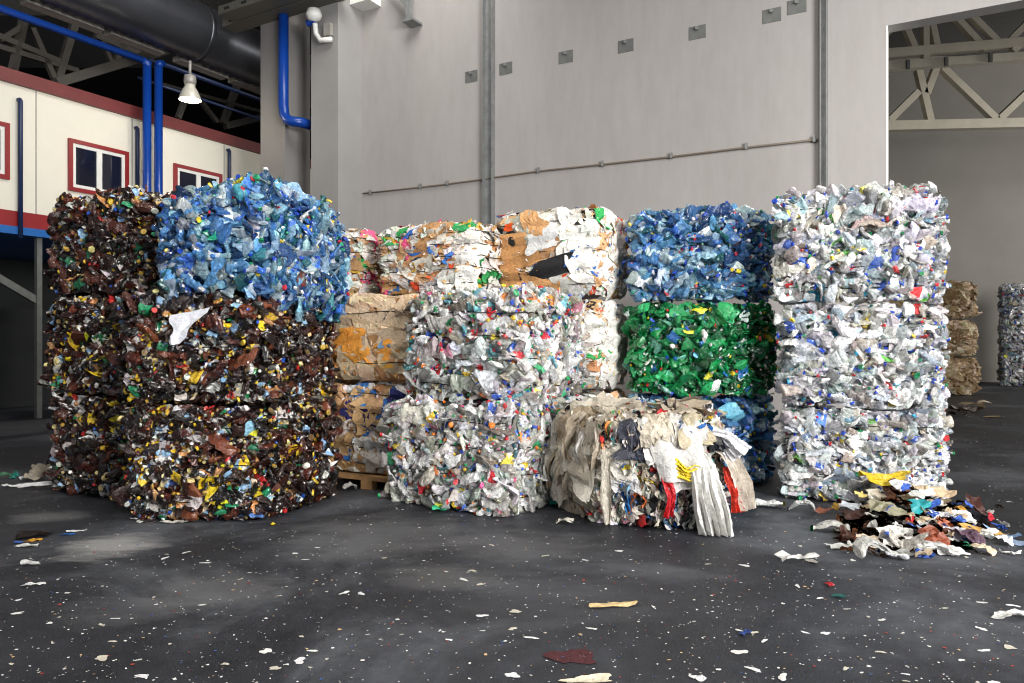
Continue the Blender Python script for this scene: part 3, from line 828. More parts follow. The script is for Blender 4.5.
# --- blue / green / blue stack --------------------------------------------------------------------
q7 = quad((1.36, 8.12), (2.52, 7.78), (3.08, 8.75))
STB = {'front': (1.05, 'side'), 'left': (.6, 'side'), 'right': (.6, 'end'), 'back': (.15, 'side')}
bottle_bale('bottle_bale', 'bottom blue bottle bale under the green bale, half hidden by the film bale', q7, [0] * 4, [.98] * 4, 160, 'blue', STB, 'blue bottle bales', parts=60)
bottle_bale('bottle_bale', 'bale of bright green bottles between two blue bottle bales', inset(q7, 1.03, .02), [.99] * 4, [2.02] * 4, 161, 'green', STB, None, parts=96, scrap_rate=.6, cap_rate=.3)
bottle_bale('bottle_bale', 'top blue bottle bale stacked on the green bottle bale', q7, [2.03] * 4, [3.02, 3.02, 3.08, 3.1], 162, 'blue', dict(STB, top=(1, 'any')), 'blue bottle bales', parts=100, scrap_rate=.6, cap_rate=.35, r=.2)
# --- white stack -----------------------------------------------------------------------------------
q8 = quad((2.76, 7.28), (4.06, 7.0), (4.70, 8.1))
STW = {'front': (1.05, 'side'), 'left': (.7, 'side'), 'right': (.7, 'end'), 'back': (.15, 'side')}
for i, (z0, z1, lab) in enumerate([(0, .92, 'bottom bale of white bottles with blue caps, beside the loose heap of litter'),
                                   (.93, 1.96, 'middle bale of white bottles with blue caps, in the tallest white stack'),
                                   (1.97, 3.08, 'top bale of white bottles with blue caps, in front of the wall opening')]):
    bottle_bale('bottle_bale', lab, inset(q8, 1.0 + (.0, -.012, .008)[i], (.02, 0, -.02)[i]), [z0] * 4, [z1, z1, z1 + .06 * (i == 2), z1], 170 + i, 'white', dict(STW, top=(1, 'any')) if i == 2 else STW, 'white bottle bales', parts=112, density=210, scrap_rate=.55, cap_rate=.32, nwire=5)
# --- loose film bale at the front ---------------------------------------------------------------
q9 = quad((.74, 6.28), (1.66, 6.12), (1.92, 6.95), (.52, 7.0))
b9, r9 = bale_base('film_bale', 'slumped bale of layered plastic film and bags on the floor before the green stack', q9, [0] * 4, [.90, .98, 1.0, 1.0], 180, 'film', None, 3, r=.42, bulge=.07, lump=.07)[0::2]
pal9 = PAL['film']; rng = b9.rng
S = Acc()
for f, n in (('front', 900), ('right', 340), ('left', 160), ('top', 220), ('back', 60)):
    W, H = b9.dim[f]
    for u, v in stratified(rng, n, W, H): add_scrap(S, b9, rng, pal9, f, u, v, rng.uniform(.12, .30), rng.uniform(-.02, .03), STR)
    for u, v in stratified(rng, n // 6, W, H): add_scrap(S, b9, rng, pal9, f, u, v, rng.uniform(.06, .13), rng.uniform(-.03, .02))
for a in S.v: a[:, 2] = np.maximum(a[:, 2], .004)
tag(S.build('packed_film', M['film'], r9, 'crease'), kind='stuff')
for i in range(70):
    A = Acc(); add_scrap(A, b9, rng, pal9, 'front', rng.uniform(.02, .9), rng.uniform(.03, .9), rng.uniform(.22, .36), rng.uniform(.01, .05), STR)
    A.v = [np.maximum(a, [-1e9, -1e9, .004]) for a in A.v]
    A.build('film_strip', M['film'], r9, 'crease')
BE = [(196, 186, 170), (176, 162, 142), (206, 200, 188), (160, 144, 122), (186, 174, 156)]
for i in range(22):                                   # dull film bunched over the shaded end
    f = 'left' if i < 14 else 'top'
    put_patch(b9, r9, 'film_sheet', f, rng.uniform(.05, .95), rng.uniform(.15, .98), rng.uniform(.25, .45), rng.uniform(.35, .7), rng.normal(0, .3), BE[i % 5], 'film', rng.uniform(.02, .09), .04, None, .08, 14, .15)

for (u, v, w_, h_, a_, c_) in [(.62, .82, .42, .34, .2, (216, 213, 208)), (.82, .74, .36, .4, -.3, (206, 202, 196)), (.74, .56, .34, .3, .4, (222, 220, 216)), (.5, .9, .3, .24, 0, (200, 190, 172)), (.9, .9, .3, .3, .3, (188, 176, 150)), (.12, .62, .24, .34, .2, (208, 202, 192)), (.3, .8, .26, .22, -.3, (60, 62, 74)), (.22, .5, .18, .3, .2, (222, 221, 220))]:
    put_patch(b9, r9, 'film_sheet', 'front', u, v, w_, h_, a_, c_, 'film', .07, .045, None, .05, 13, .14)

def drape(name, pts, wdir, w0, w1, col, parent, pleat=.03, freq=5, nU=14, nV=26, seed=0, label=None, mat='film', rough=.01):
    g = np.random.default_rng(seed)
    P = np.array(pts, float)
    d = np.concatenate([[0], np.cumsum(np.linalg.norm(np.diff(P, axis=0), axis=1))]); d /= d[-1]
    s = np.linspace(0, 1, nV)
    Q = np.stack([np.interp(s, d, P[:, i]) for i in range(3)], 1)
    for _ in range(3): Q[1:-1] = (Q[:-2] + Q[1:-1] * 2 + Q[2:]) / 4
    T = np.gradient(Q, axis=0); T /= np.linalg.norm(T, axis=1)[:, None]
    wd = np.array(wdir, float); wd /= np.linalg.norm(wd)
    N = np.cross(wd[None, :], T); N /= np.linalg.norm(N, axis=1)[:, None]
    u = np.linspace(-.5, .5, nU)
    V = np.zeros((nV, nU, 3)); ph = g.uniform(0, 6)
    FO = [(g.uniform(.4, 1), freq * g.uniform(.4, 1.7), g.uniform(0, 6), g.normal(0, 2.5)) for _ in range(4)]
    for j in range(nV):
        w = w0 + (w1 - w0) * s[j]
        off = sum(am * np.sin(u * fq * 6.28 + p0 + p1 * s[j]) for am, fq, p0, p1 in FO) * pleat * (.35 + .8 * s[j])
        edge = rough * np.sin(s[j] * 9 + ph + u * 3)
        V[j] = Q[j] + wd * (u * w + edge)[:, None] + N[j] * off[:, None]
    V = V.reshape(-1, 3)
    V += g.normal(0, .0025, V.shape)
    V[:, 2] = np.maximum(V[:, 2], .004)
    A = Acc(); A.add(V, tri_grid(nU, nV), np.array(lin(col, 0)))
    o = A.build(name, M[mat], parent, 'crease')
    if label: o['label'] = label
    return o
drape('plastic_sheet', [(-2.80, 6.27, 1.85), (-2.82, 6.17, 1.71), (-2.88, 6.15, 1.56)], (1, 0, .2), .36, .05, (222, 224, 234), rB, .006, 1, nU=8, nV=12, seed=21, label='smooth white plastic sheet', rough=.02)
# sheets hanging from the bale: all are parts that would be dragged with it
drape('hanging_sheet', [(1.30, 6.45, .97), (1.36, 6.10, .86), (1.38, 5.99, .65), (1.42, 5.97, .42)], (1, -.1, 0), .42, .40, (218, 216, 212), r9, .03, 1.2, seed=3, label='large white sheet folded over the face', rough=.014)
drape('hanging_sheet', [(1.50, 6.20, .72), (1.58, 5.96, .55), (1.62, 5.88, .3), (1.66, 5.85, .01)], (1, -.05, 0), .22, .28, (224, 223, 219), r9, .02, 3, seed=4, label='white ribbed sheet hanging to the floor')
drape('hanging_sheet', [(1.62, 6.35, .78), (1.86, 6.15, .62), (1.95, 6.05, .4), (1.97, 6.02, .18)], (.75, .55, 0), .20, .22, (206, 196, 182), r9, .02, 3, seed=5)
drape('hanging_sheet', [(1.82, 6.12, .52), (1.86, 6.0, .36), (1.88, 5.97, .17)], (.8, .3, 0), .09, .1, (216, 62, 44), r9, .012, 2, seed=6, label='red plastic sheet')
drape('hanging_sheet', [(1.66, 6.2, .80), (1.82, 6.08, .74), (1.92, 6.05, .62)], (.5, -.3, .5), .16, .22, (232, 232, 236), r9, .02, 3, seed=7)
drape('hanging_sheet', [(1.24, 6.12, .62), (1.28, 6.02, .46), (1.33, 5.98, .30), (1.30, 6.0, .12)], (1, 0, .1), .05, .09, (206, 42, 50), r9, .012, 2, seed=8, label='red film strip')
drape('hanging_sheet', [(1.34, 5.99, .55), (1.44, 5.95, .49), (1.55, 5.97, .50)], (.1, 0, 1), .14, .12, (234, 208, 60), r9, .012, 3, seed=9, label='yellow printed bag')
drape('hanging_sheet', [(.84, 6.30, .78), (.80, 6.10, .6), (.79, 6.05, .35), (.80, 6.04, .06)], (.8, -.5, 0), .15, .05, (190, 182, 168), r9, .008, .6, seed=10, label='long grey film tail hanging down')
drape('hanging_sheet', [(.86, 6.32, .74), (.90, 6.14, .6), (.96, 6.08, .46)], (.8, -.3, .3), .26, .2, (214, 210, 202), r9, .02, 2, seed=11)
drape('hanging_sheet', [(1.02, 6.36, .78), (1.05, 6.14, .70), (1.06, 6.08, .58)], (1, -.1, 0), .10, .12, (44, 110, 176), r9, .015, 2, seed=12, label='blue plastic bag')
drape('hanging_sheet', [(.98, 6.2, .42), (.99, 6.13, .26), (1.0, 6.12, .12)], (1, -.1, 0), .06, .05, (50, 116, 176), r9, .012, 2, seed=13)
drape('hanging_sheet', [(.78, 6.42, .82), (.70, 6.35, .62), (.66, 6.38, .36)], (.6, -.8, 0), .08, .14, (36, 46, 92), r9, .015, 2, seed=14)
drape('hanging_sheet', [(.72, 6.7, .96), (.58, 6.6, .80), (.52, 6.58, .5), (.54, 6.6, .15)], (.3, -1, 0), .3, .4, (190, 178, 160), r9, .03, 2, seed=15, label='dull beige film sheet')
drape('hanging_sheet', [(1.72, 6.0, .32), (1.74, 5.93, .16), (1.78, 5.92, .01)], (1, -.1, 0), .10, .06, (30, 30, 34), r9, .012, 2, seed=16)
drape('hanging_sheet', [(1.50, 6.5, .98), (1.66, 6.35, .90), (1.74, 6.2, .70)], (.8, -.4, 0), .25, .3, (190, 178, 152), r9, .03, 2, seed=17)
drape('hanging_sheet', [(1.60, 6.28, .82), (1.72, 6.18, .74), (1.75, 6.1, .66)], (.6, -.4, .2), .2, .2, (38, 40, 52), r9, .03, 3, seed=18)

for i in range(16):                                   # ragged film tails over the shaded corner
    a = rng.uniform(0, 1); x = .80 - .34 * a; y = 6.26 + .62 * a
    z = rng.uniform(.45, .98); ln = rng.uniform(.25, .5)
    ox, oy = -.10 - .06 * rng.random(), -.10 * rng.random()
    drape('film_tail', [(x + .05, y + .05, z), (x + ox * .6, y + oy, z - ln * .3), (x + ox, y + oy - .02, z - ln * .7), (x + ox * .7, y + oy, max(.01, z - ln))], (.4 + rng.normal(0, .2), -.8, rng.normal(0, .2)), rng.uniform(.1, .2), rng.uniform(.04, .14),
          BE[i % 5] if i % 4 else (222, 219, 212), r9, .025, 1.4, nU=9, nV=18, seed=300 + i, rough=.02)

# --- bales standing far away in the second hall ---------------------------------------------------
def far_stack(foot, n, h, palname, seed, labs, kind):
    for i in range(n):
        if kind == 'sheet':
            sheet_bale('film_bale', labs[i], inset(foot, 1 + .03 * (n - i)), [h * i + .01] * 4, [h * (i + 1)] * 4, seed + i, palname, {'front': 1, 'right': .5, 'left': 1, 'top': .8}, 'brown film bales in the second hall', size=(.3, .6), density=18, parts=12, mat='film', partname='film_sheet', stuffname='packed_film', focus=('front', 'right'), crumple=.07, r=.35, lump=.1, nwire=2)
        else:
            bottle_bale('bottle_bale', labs[i], foot, [h * i + .01] * 4, [h * (i + 1)] * 4, seed + i, palname, {'front': (.8, 'any'), 'left': (.6, 'any'), 'top': (.5, 'any')}, 'bottle bales in the second hall', density=110, parts=14, nwire=2)
far_stack(quad((11.0, 21.3), (13.3, 20.7), (13.9, 22.3)), 3, 1.1, 'tan', 190, ['%s bale of brown film in the second hall, behind the white stack' % w for w in ('bottom', 'middle', 'top')], 'sheet')
far_stack(quad((17.0, 24.9), (18.6, 24.4), (19.6, 26.0)), 3, 1.17, 'white', 195, ['%s mixed bottle bale in the far stack at the second hall\'s end wall' % w for w in ('bottom', 'middle', 'top')], 'bottle')
# ------------------------------------------------------------------ pallet
pal_ = thing('wooden_pallet', 'wooden pallet on the floor under the paper and cardboard stack', 'pallet', (-1.35, 8.2, 0))
ca, sa = math.cos(-.44), math.sin(-.44)
fr = lambda a, b, c: np.array([-1.36 + a * ca - b * sa, 8.17 + a * sa + b * ca, c])
for k in range(5):
    y0 = -.5 + k * .225; simple('deck_board', [box_data((-.6, y0, .118), (.62, y0 + .1, .14), fr)], M['wood'], pal_)
for k in range(3):
    simple('stringer_board', [box_data((-.6, -.5 + k * .45, .096), (.62, -.4 + k * .45, .117), fr)], M['wood'], pal_)
    for j in range(3):
        simple('block', [box_data((-.6 + j * .54, -.5 + k * .45, .0), (-.46 + j * .54, -.4 + k * .45, .095), fr)], M['wood'], pal_)

# ------------------------------------------------------------------ the hall
TH = math.atan(720 / 1292.0)
U = np.array([math.cos(TH), -math.sin(TH), 0]); Vd = np.array([math.sin(TH), math.cos(TH), 0]); Zv = np.array([0, 0, 1.0])
W0 = np.array([-.431, 14.1, 0])
def wallf(t, d, z): return W0 + U * t + Vd * d + Zv * z          # d>0 behind the wall face
def wall_t(px, py=None, d=0.0):
    o = W0 + Vd * d; k = (px - 512) / FPX
    t = (k * o[1] - o[0]) / (U[0] - k * U[1])
    Y = o[1] + U[1] * t
    return t if py is None else (t, CAM_H + (HOR - py) / FPX * Y)
def struct(name, datas, mat, smooth=False):
    return tag(simple(name, datas, mat, None, smooth), kind='structure')

struct('floor', [box_data((-45, -8, -.2), (45, 45, 0))], M['floor'])
tO, zO = wall_t(887, 25.7)
struct('wall_back', [box_data((-3.9, 0, 0), (tO, .3, 14), wallf), box_data((tO, 0, zO), (24, .3, 14), wallf)], M['wall'])
tr1 = wall_t(885); struct('trim_1', [box_data((tO - .012, -.004, 0), (tO + .012, .304, zO), wallf)], M['white'])
for i, (t0) in enumerate((wall_t(338, d=-.75), wall_t(285, d=-.75))):
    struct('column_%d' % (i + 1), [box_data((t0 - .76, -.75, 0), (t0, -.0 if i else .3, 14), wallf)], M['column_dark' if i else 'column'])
# seams covered with steel channels
for i, (pa, pb) in enumerate(((485.5, 495), (820.5, 828))):
    ta, tb = wall_t(pa), wall_t(pb)
    o = thing('steel_channel', ['galvanised steel channel running up the wall behind the paper bales', 'galvanised steel channel running up the wall behind the white bale stack'][i], 'channel', tuple(wallf(ta, 0, 0)), None)
    simple('web', [box_data((ta, -.03, 0), (tb, -.002, 13), wallf)], M['steel'], o)
    simple('flange', [box_data((ta, -.12, 0), (ta + .02, -.031, 13), wallf)], M['steel'], o)
    simple('flange', [box_data((tb - .02, -.12, 0), (tb, -.031, 13), wallf)], M['steel'], o)
# conduit along the wall
cab = thing('wall_cable', 'thin grey cable clipped along the wall above the bales', 'cable', tuple(wallf(2, 0, 3)))
pts = []
for px, py in [(363, 193.5), (400, 189.5), (440, 185), (482, 179.5), (497, 177), (540, 171), (602, 164.5), (670, 157), (747, 147.5), (818, 139.5)]:
    t, z = wall_t(px, py, -.03); pts.append(wallf(t, -.03, z))
simple('cable_run', [tube_data(pts, .018, 6)], M['cable'], cab, True)
for px, py in [(370, 193), (420, 187), (447, 184), (538, 171), (602, 164.5), (671, 156.5), (746, 147), (814, 140)]:
    t, z = wall_t(px, py, -.05); simple('clip', [box_data((t - .02, -.06, z - .03), (t + .02, -.002, z + .07), wallf)], M['steel'], cab)
# steel wall plates
for i, (px, py) in enumerate([(471.5, 76.5), (506, 68.5), (566, 57), (626, 46), (697.5, 32.5), (772, 15.5), (797, 6.5)]):
    t, z = wall_t(px, py); hw = .14
    lab = ['first small steel plate, just before the seam behind the paper bales', 'small steel plate on the wall right after the first seam channel', 'third small steel plate in the rising row on the wall', 'fourth small steel plate, middle of the rising row on the wall',
           'fifth small steel plate in the rising row on the wall', 'larger steel plate, last but one in the rising row', 'last steel plate at the upper end of the rising row'][i]
    o = thing('wall_plate', lab, 'plate', tuple(wallf(t, 0, z)), 'steel plates on the wall')
    simple('plate', [box_data((t - hw, -.012, z - .11), (t + hw, -.001, z + .11), wallf)], M['steel_dark'], o)
    simple('bolt', [bar_data(wallf(t, -.06, z + .06), wallf(t, -.012, z + .06), .06, seg=8)], M['steel'], o)
# ceilings
struct('ceiling', [box_data((-45, -8, 14), (45, 27.5, 14.3))], M['ceiling_pale'])
struct('ceiling_far', [box_data((-45, 27.5, 12.0), (8, 45, 14.3))], M['ceiling'])
struct('wall_left', [box_data((-46, -2, -.1), (-45, 46, 14))], M['dark'])
struct('wall_far', [box_data((-45, 44, 0), (8, 44.4, 14))], M['dark'])
# second hall
struct('wall_right', [box_data((6, 27.4, 0), (44, 27.8, 13))], M['far_wall'])
struct('ceiling_second', [box_data((4, 12.2, 12.4), (44, 28, 12.6), )], corrug_mat('second_roof', (62, 62, 60), 5.0, 'Y'))

# trusses of the second hall
def P3(px, py, Y): return np.array([at(px, Y), Y, CAM_H + (HOR - py) / FPX * Y])
tr = thing('roof_truss', 'cream steel truss across the second hall, near its end wall', 'truss', tuple(P3(950, 125, 22)))
def member(name, a, b, w, par, mat='cream_steel'): return simple(name, [bar_data(a, b, w, w)], M[mat], par)
YT = 22.0
member('bottom_chord', P3(660, 131.5, YT), P3(1500, 113, YT), .28, tr)
for a, b in [((888, 122), (918, 92)), ((918, 70), (930, 122)), ((942, 68), (996, 120)), ((998, 120), (1040, 80)), ((938, 62), (926, 94)), ((1040, 72), (1096, 119)), ((1100, 119), (1160, 70)), ((886, 122), (840, 70)), ((838, 70), (790, 124))]:
    member('brace', P3(*a, YT), P3(*b, YT), .2, tr)
tr = thing('roof_truss', 'nearer cream steel beam of the second hall under the corrugated roof', 'truss', tuple(P3(950, 60, 18)))
YT = 18.0
member('bottom_chord', P3(700, 80, YT), P3(1500, 23, YT), .20, tr); member('middle_chord', P3(700, 70, YT), P3(1500, 3, YT), .22, tr)
for a, b in [((902, 20), (916, 52)), ((930, 16), (937, 50)), ((952, 14), (985, 50)), ((966, 11), (1002, 47)), ((1003, 47), (1040, 10)), ((1012, 52), (1050, 18)), ((925, 15), (925, 63)), ((880, 40), (897, 24))]:
    member('brace', P3(*a, YT), P3(*b, YT), .15, tr)
for px, py in ((905, 67), (943, 64), (987, 60)):
    simple('bracket', [box_data(tuple(P3(px, py + 4, YT) - [.04, .16, 0]), tuple(P3(px, py - 5, YT) + [.04, -.105, 0]))], M['steel_dark'], tr)

# ------------------------------------------------------------------ office box on posts
B0 = np.array([-9.05, 15.7, 0])
Nf = np.array([math.cos(TH), -math.sin(TH), 0])          # office front faces this way
def offf(s, d, z): return B0 + Vd * s - Nf * d + Zv * z   # d>0 goes into the office
def off_s(px, py=None, d=0.0):
    o = B0 - Nf * d; k = (px - 512) / FPX
    s = (k * o[1] - o[0]) / (Vd[0] - k * Vd[1])
    Y = o[1] + Vd[1] * s
    return s if py is None else (s, CAM_H + (HOR - py) / FPX * Y)
s50, zTop = off_s(50, 86); _, zBeam = off_s(50, 237); _, zRed0 = off_s(50, 231); _, zRed1 = off_s(50, 216)
sA, sB = -6.0, 16.0
off = thing('office_block', 'white raised office block with red trim and windows, on posts behind the brown bales', 'office', tuple(offf(0, 0, 0)))
simple('wall_panel', [box_data((sA, 0, zRed1), (sB, 5, zTop - .18), offf)], M['office'], off)
simple('red_band', [box_data((sA, -.02, zRed0), (sB, 5, zRed1 - .001), offf)], M['red'], off)
simple('floor_beam', [box_data((sA, -.06, zBeam - .03), (sB, 5, zRed0 - .001), offf)], M['bluebeam'], off)
simple('fascia', [box_data((sA, -.1, zTop - .18), (sB, 5, zTop + .08), offf)], M['maroon'], off)
def seam(px):
    s = off_s(px); simple('panel_joint', [box_data((s - .012, -.008, zRed1), (s + .012, -.001, zTop - .19), offf)], M['vent'], off)
for px in (36, 132, 224): seam(px)
for pa, pb in ((-22, 8.5), (67.5, 127.5), (173, 221)):
    sa_, z1 = off_s(pa, {-22: 108, 67.5: 138, 173: 160}[pa]); sb_ = off_s(pb)
    _, z0 = off_s(pa, {-22: 178, 67.5: 190.5, 173: 199}[pa])
    z0 = off_s(67.5, 190.5)[1]; z1 = off_s(67.5, 138)[1]
    w = empty('window', tuple(offf((sa_ + sb_) / 2, 0, z0))); w.parent = off; w.location = Vector(offf((sa_ + sb_) / 2, 0, z0)) - off.location
    e = .085
    simple('frame', [box_data((sa_, -.06, z0), (sb_, 0, z0 + e), offf), box_data((sa_, -.06, z1 - e), (sb_, 0, z1), offf), box_data((sa_, -.06, z0 + e), (sa_ + e, 0, z1 - e), offf), box_data((sb_ - e, -.06, z0 + e), (sb_, 0, z1 - e), offf)], M['red'], w)
    i0, i1, j0, j1 = sa_ + e, sb_ - e, z0 + e, z1 - e; f_ = .07; mid = (i0 + i1) / 2
    simple('sash', [box_data((i0, -.035, j0), (i1, 0, j0 + f_), offf), box_data((i0, -.035, j1 - f_), (i1, 0, j1), offf), box_data((i0, -.035, j0 + f_), (i0 + f_, 0, j1 - f_), offf),
                    box_data((i1 - f_, -.035, j0 + f_), (i1, 0, j1 - f_), offf), box_data((mid - .06, -.035, j0 + f_), (mid + .06, 0, j1 - f_), offf)], M['white'], w)
    for a, b in ((i0 + f_, mid - .06), (mid + .06, i1 - f_)):
        simple('pane', [box_data((a, -.012, j0 + f_), (b, -.002, j1 - f_), offf)], M['glass'], w)
for px in (37, 92, 150):
    s = off_s(px, d=.2); simple('support_post', [box_data((s - .05, .1, 0), (s + .05, .2, zBeam - .031), offf)], M['steel_dark'], off)
s0 = off_s(37, d=.2)
simple('diagonal_brace', [bar_data(offf(s0, .2, 2.4), offf(s0 - 2.2, .2, zBeam - .05), .14)], M['steel_dark'], off)
simple('diagonal_brace', [bar_data(offf(s0 + .3, 2.5, 1.2), offf(s0 - 2.6, 2.5, zBeam - .05), .14)], M['steel_dark'], off)
o = tag(simple('partition_panel', [box_data((-9, 3.2, 0), (4, 3.4, 2.35), offf)], M['dark']), 'dark low partition panel standing under the raised office', 'partition')
struct('wall_undercroft', [box_data((-12, 5.2, 0), (16, 5.4, zBeam), offf)], M['dark'])
# down pipes on the office
for i, (px, pt, lab) in enumerate(((20.5, 101, 'thin dark blue pipe on the office wall near the first window'), (137.5, 129, 'thin dark blue pipe beside the thick blue pipes on the office'), (229.5, 151, 'thin dark blue pipe on the office wall beyond the last window'))):
    s, z = off_s(px, pt, -.08)
    o = simple('wall_pipe', [tube_data([offf(s, 0, z + .03), offf(s, -.05, z + .03), offf(s, -.08, z), offf(s, -.08, z - .1), offf(s, -.08, zBeam - .1 if i == 0 else zRed1 + .2)], .045, 8)], M['navypipe'], None, True)
    tag(o, lab, 'pipe', 'thin pipes on the office')
# thick blue pipes
dP = -.6
for i, px in enumerate((147, 158.5)):
    s, zt = off_s(px, 67, dP)
    o = thing('blue_pipe', ['thick bright blue vertical pipe fed by the sloping pipe, before the office', 'second thick bright blue vertical pipe before the office, nearer the lamp'][i], 'pipe', tuple(offf(s, dP, 0)), 'thick blue pipes')
    simple('riser', [tube_data([offf(s, dP, 0), offf(s, dP, zt)], .09, 12)], M['bluepipe'], o, True)
    simple('elbow', [tube_data([offf(s, dP, zt), offf(s + .02, dP, zt + .08), offf(s + (-.1 if i == 0 else .12), dP, zt + .12)], [.09, .088, .08], 12)], M['bluepipe'], o, True)
    if i == 0:
        simple('feed_pipe', [tube_data([offf(s - .1, dP, zt + .12), offf(s - 9, dP, zt + .12)], .075, 10)], M['bluepipe'], o, True)
    else:
        for kk, (dz, dd) in enumerate(((.12, 0), (.3, .5), (-.05, .9))):
            simple('branch_pipe', [tube_data([offf(s + .1, dP + dd, zt + dz), offf(s + 5.5, dP + dd, zt + dz)], .04, 8)], M['navypipe'], o, True)
# hanging lamp
Yl = 15.0
lp = thing('pendant_lamp', 'lit bell-shaped lamp hanging in front of the office roof', 'lamp', tuple(P3(190, 98, Yl)))
def lathe(name, prof, ctr, mat, par, seg=20):
    V, T = [], []
    for r, z in prof:
        for k in range(seg):
            a = 6.2832 * k / seg; V.append((ctr[0] + r * math.cos(a), ctr[1] + r * math.sin(a), ctr[2] + z))
    for i in range(len(prof) - 1):
        for k in range(seg):
            a = i * seg + k; b = i * seg + (k + 1) % seg; T += [(a, b, b + seg), (a, b + seg, a + seg)]
    return simple(name, [(np.array(V), np.array(T))], mat, par, True)
cl = P3(190, 100, Yl); u_ = Yl / FPX
M['shade'] = plain('lamp_shade_metal', (214, 210, 196), .35, .2, .05)
lathe('shade', [(10.5 * u_, 0), (10 * u_, 3 * u_), (7.5 * u_, 9 * u_), (5 * u_, 13 * u_), (5 * u_, 15 * u_), (.01, 15.2 * u_)], cl, M['shade'], lp)
lathe('gear_housing', [(.01, 15.3 * u_), (5.5 * u_, 15.4 * u_), (6 * u_, 19 * u_), (5.5 * u_, 24 * u_), (2 * u_, 25 * u_), (.01, 25.2 * u_)], cl, M['vent'], lp)
simple('rod', [tube_data([cl + [0, 0, 25 * u_], cl + [0, 0, 39 * u_]], .03, 8), ], M['vent'], lp, True)
lathe('bulb', [(.01, .5 * u_), (5 * u_, 1 * u_), (7.2 * u_, 3.5 * u_), (5 * u_, 8 * u_), (.01, 10 * u_)], cl, M['bulb'], lp)
# spiral duct
dd0 = np.array([-6.86, 17.5, 8.72]); RD = .62
dct = thing('ventilation_duct', 'big dark spiral ventilation duct under the roof beyond the columns', 'duct', tuple(dd0))
pts, rad = [], []
for i in range(181):
    s = -9 + i * .1; pts.append(dd0 + Vd * s); rad.append(RD * (1.0 if i % 2 else 1.05))
simple('duct_tube', [tube_data(pts, rad, 28)], M['duct'], dct, True)
for s in (-5.2, -1.0, 3.0):
    simple('joint_band', [tube_data([dd0 + Vd * s, dd0 + Vd * (s + .12)], RD * 1.045, 28)], M['duct'], dct, True)
lowdir = -Zv * .80 - Nf * -.0 + (-Nf) * .0
for a, b in ((-4.4, -2.9), (-2.75, -1.5), (-1.1, .25), (.45, 1.6)):
    def df(s, x, z): return dd0 + Vd * s + Nf * x + Zv * z
    simple('vent_grille', [box_data((a, -.62, -.62), (b, -.34, -.50), df)], M['vent'], dct)
# rods and truss members under the roof behind the office
def truss_pt(px, py, d):
    o = B0 - Nf * d; k = (px - 512) / FPX
    s = (k * o[1] - o[0]) / (Vd[0] - k * Vd[1]); Y = o[1] + Vd[1] * s
    p = o + Vd * s; p[2] = CAM_H + (HOR - py) / FPX * Y
    return p
tr = thing('roof_truss', 'grey steel roof truss in the dark behind the office roof', 'truss', tuple(truss_pt(100, 60, 3)))
for a, b, w, nm in [((-40, 20), (60, 62), .2, 'chord'), ((25, 14), (13, 70), .22, 'brace'), ((32, 28), (54, 78), .18, 'brace'), ((75, 22), (58, 78), .24, 'brace'), ((98, 30), (111, 62), .16, 'brace'), ((126, 34), (116, 62), .2, 'brace'), ((-10, 44), (78, 71), .18, 'chord'),
                    ((0, 40), (22, 26), .16, 'brace'), ((95, 36), (150, 58), .2, 'chord'), ((239, 80), (223, 124), .26, 'brace'), ((184, 102), (178, 118), .2, 'brace'), ((200, 100), (217, 122), .18, 'brace'), ((160, 84), (262, 112), .14, 'chord'), ((225, 126), (262, 117), .3, 'brace')]:
    member(nm, truss_pt(*a, 3.2), truss_pt(*b, 3.2), w * .68, tr, 'truss')
simple('chord', [bar_data(offf(-9, 3.2, zTop + .15), offf(15, 3.2, zTop + .15), .18), ], M['truss'], tr)
simple('chord', [bar_data(offf(-9, 3.2, 11.6), offf(15, 3.2, 11.6), .2), ], M['truss'], tr)
tr = thing('roof_beam', 'grey roof beam crossing the dark roof space towards the blue pipes', 'beam', tuple(truss_pt(100, 80, 1)))
member('beam_web', truss_pt(56, 83, 1.2), truss_pt(170, 49, 1.2), .2, tr, 'truss')
member('beam_flange', truss_pt(56, 80, 1.25), truss_pt(170, 46, 1.25), .1, tr, 'truss')
# cable trays along the wall line over the columns
def tray(px0, py0, px1, d, lab, w=.35):
    t0, z0 = wall_t(px0, py0, d); t1 = wall_t(px1, d=d)
    o = thing('cable_tray', lab, 'cable tray', tuple(wallf(t0, d, z0)), 'cable trays at the columns')
    simple('tray_base', [box_data((t0, d, z0), (t1, d + w, z0 + .02), wallf)], M['tray'], o)
    simple('side_rail', [box_data((t0, d - .02, z0), (t1, d, z0 + .18), wallf)], M['tray'], o)
    simple('side_rail', [box_data((t0, d + w, z0), (t1, d + w + .02, z0 + .18), wallf)], M['tray'], o)
    for k in range(6):
        t = t0 + (t1 - t0) * (k + .5) / 6; simple('slot_row', [box_data((t - .08, d - .024, z0 + .06), (t + .08, d - .021, z0 + .12), wallf)], M['black'], o)
tray(219, 15, 330, -1.52, 'upper perforated steel cable tray reaching past the columns')
tray(223, 27, 345, -1.1, 'lower perforated steel cable tray above the blue column pipe')
# blue pipe on the second column
tq, zq = wall_t(283.5, 122, -.85); _, zq2 = wall_t(283.5, 14, -.85)
t2, z2 = wall_t(309, 128, -.35)
o = tag(simple('blue_pipe', [tube_data([wallf(tq, -.85, zq2), wallf(tq, -.85, zq + .35), wallf(tq + .03, -.85, zq + .14), wallf(tq + .12, -.84, zq + .03), wallf(tq + .25, -.82, zq - .02), wallf(tq + .36, -.7, zq - .02), wallf(tq + .40, -.2, zq - .02)], .11, 12)], M['bluepipe'], None, True),
        'bright blue pipe bending round the dark grey column', 'pipe', 'thick blue pipes')
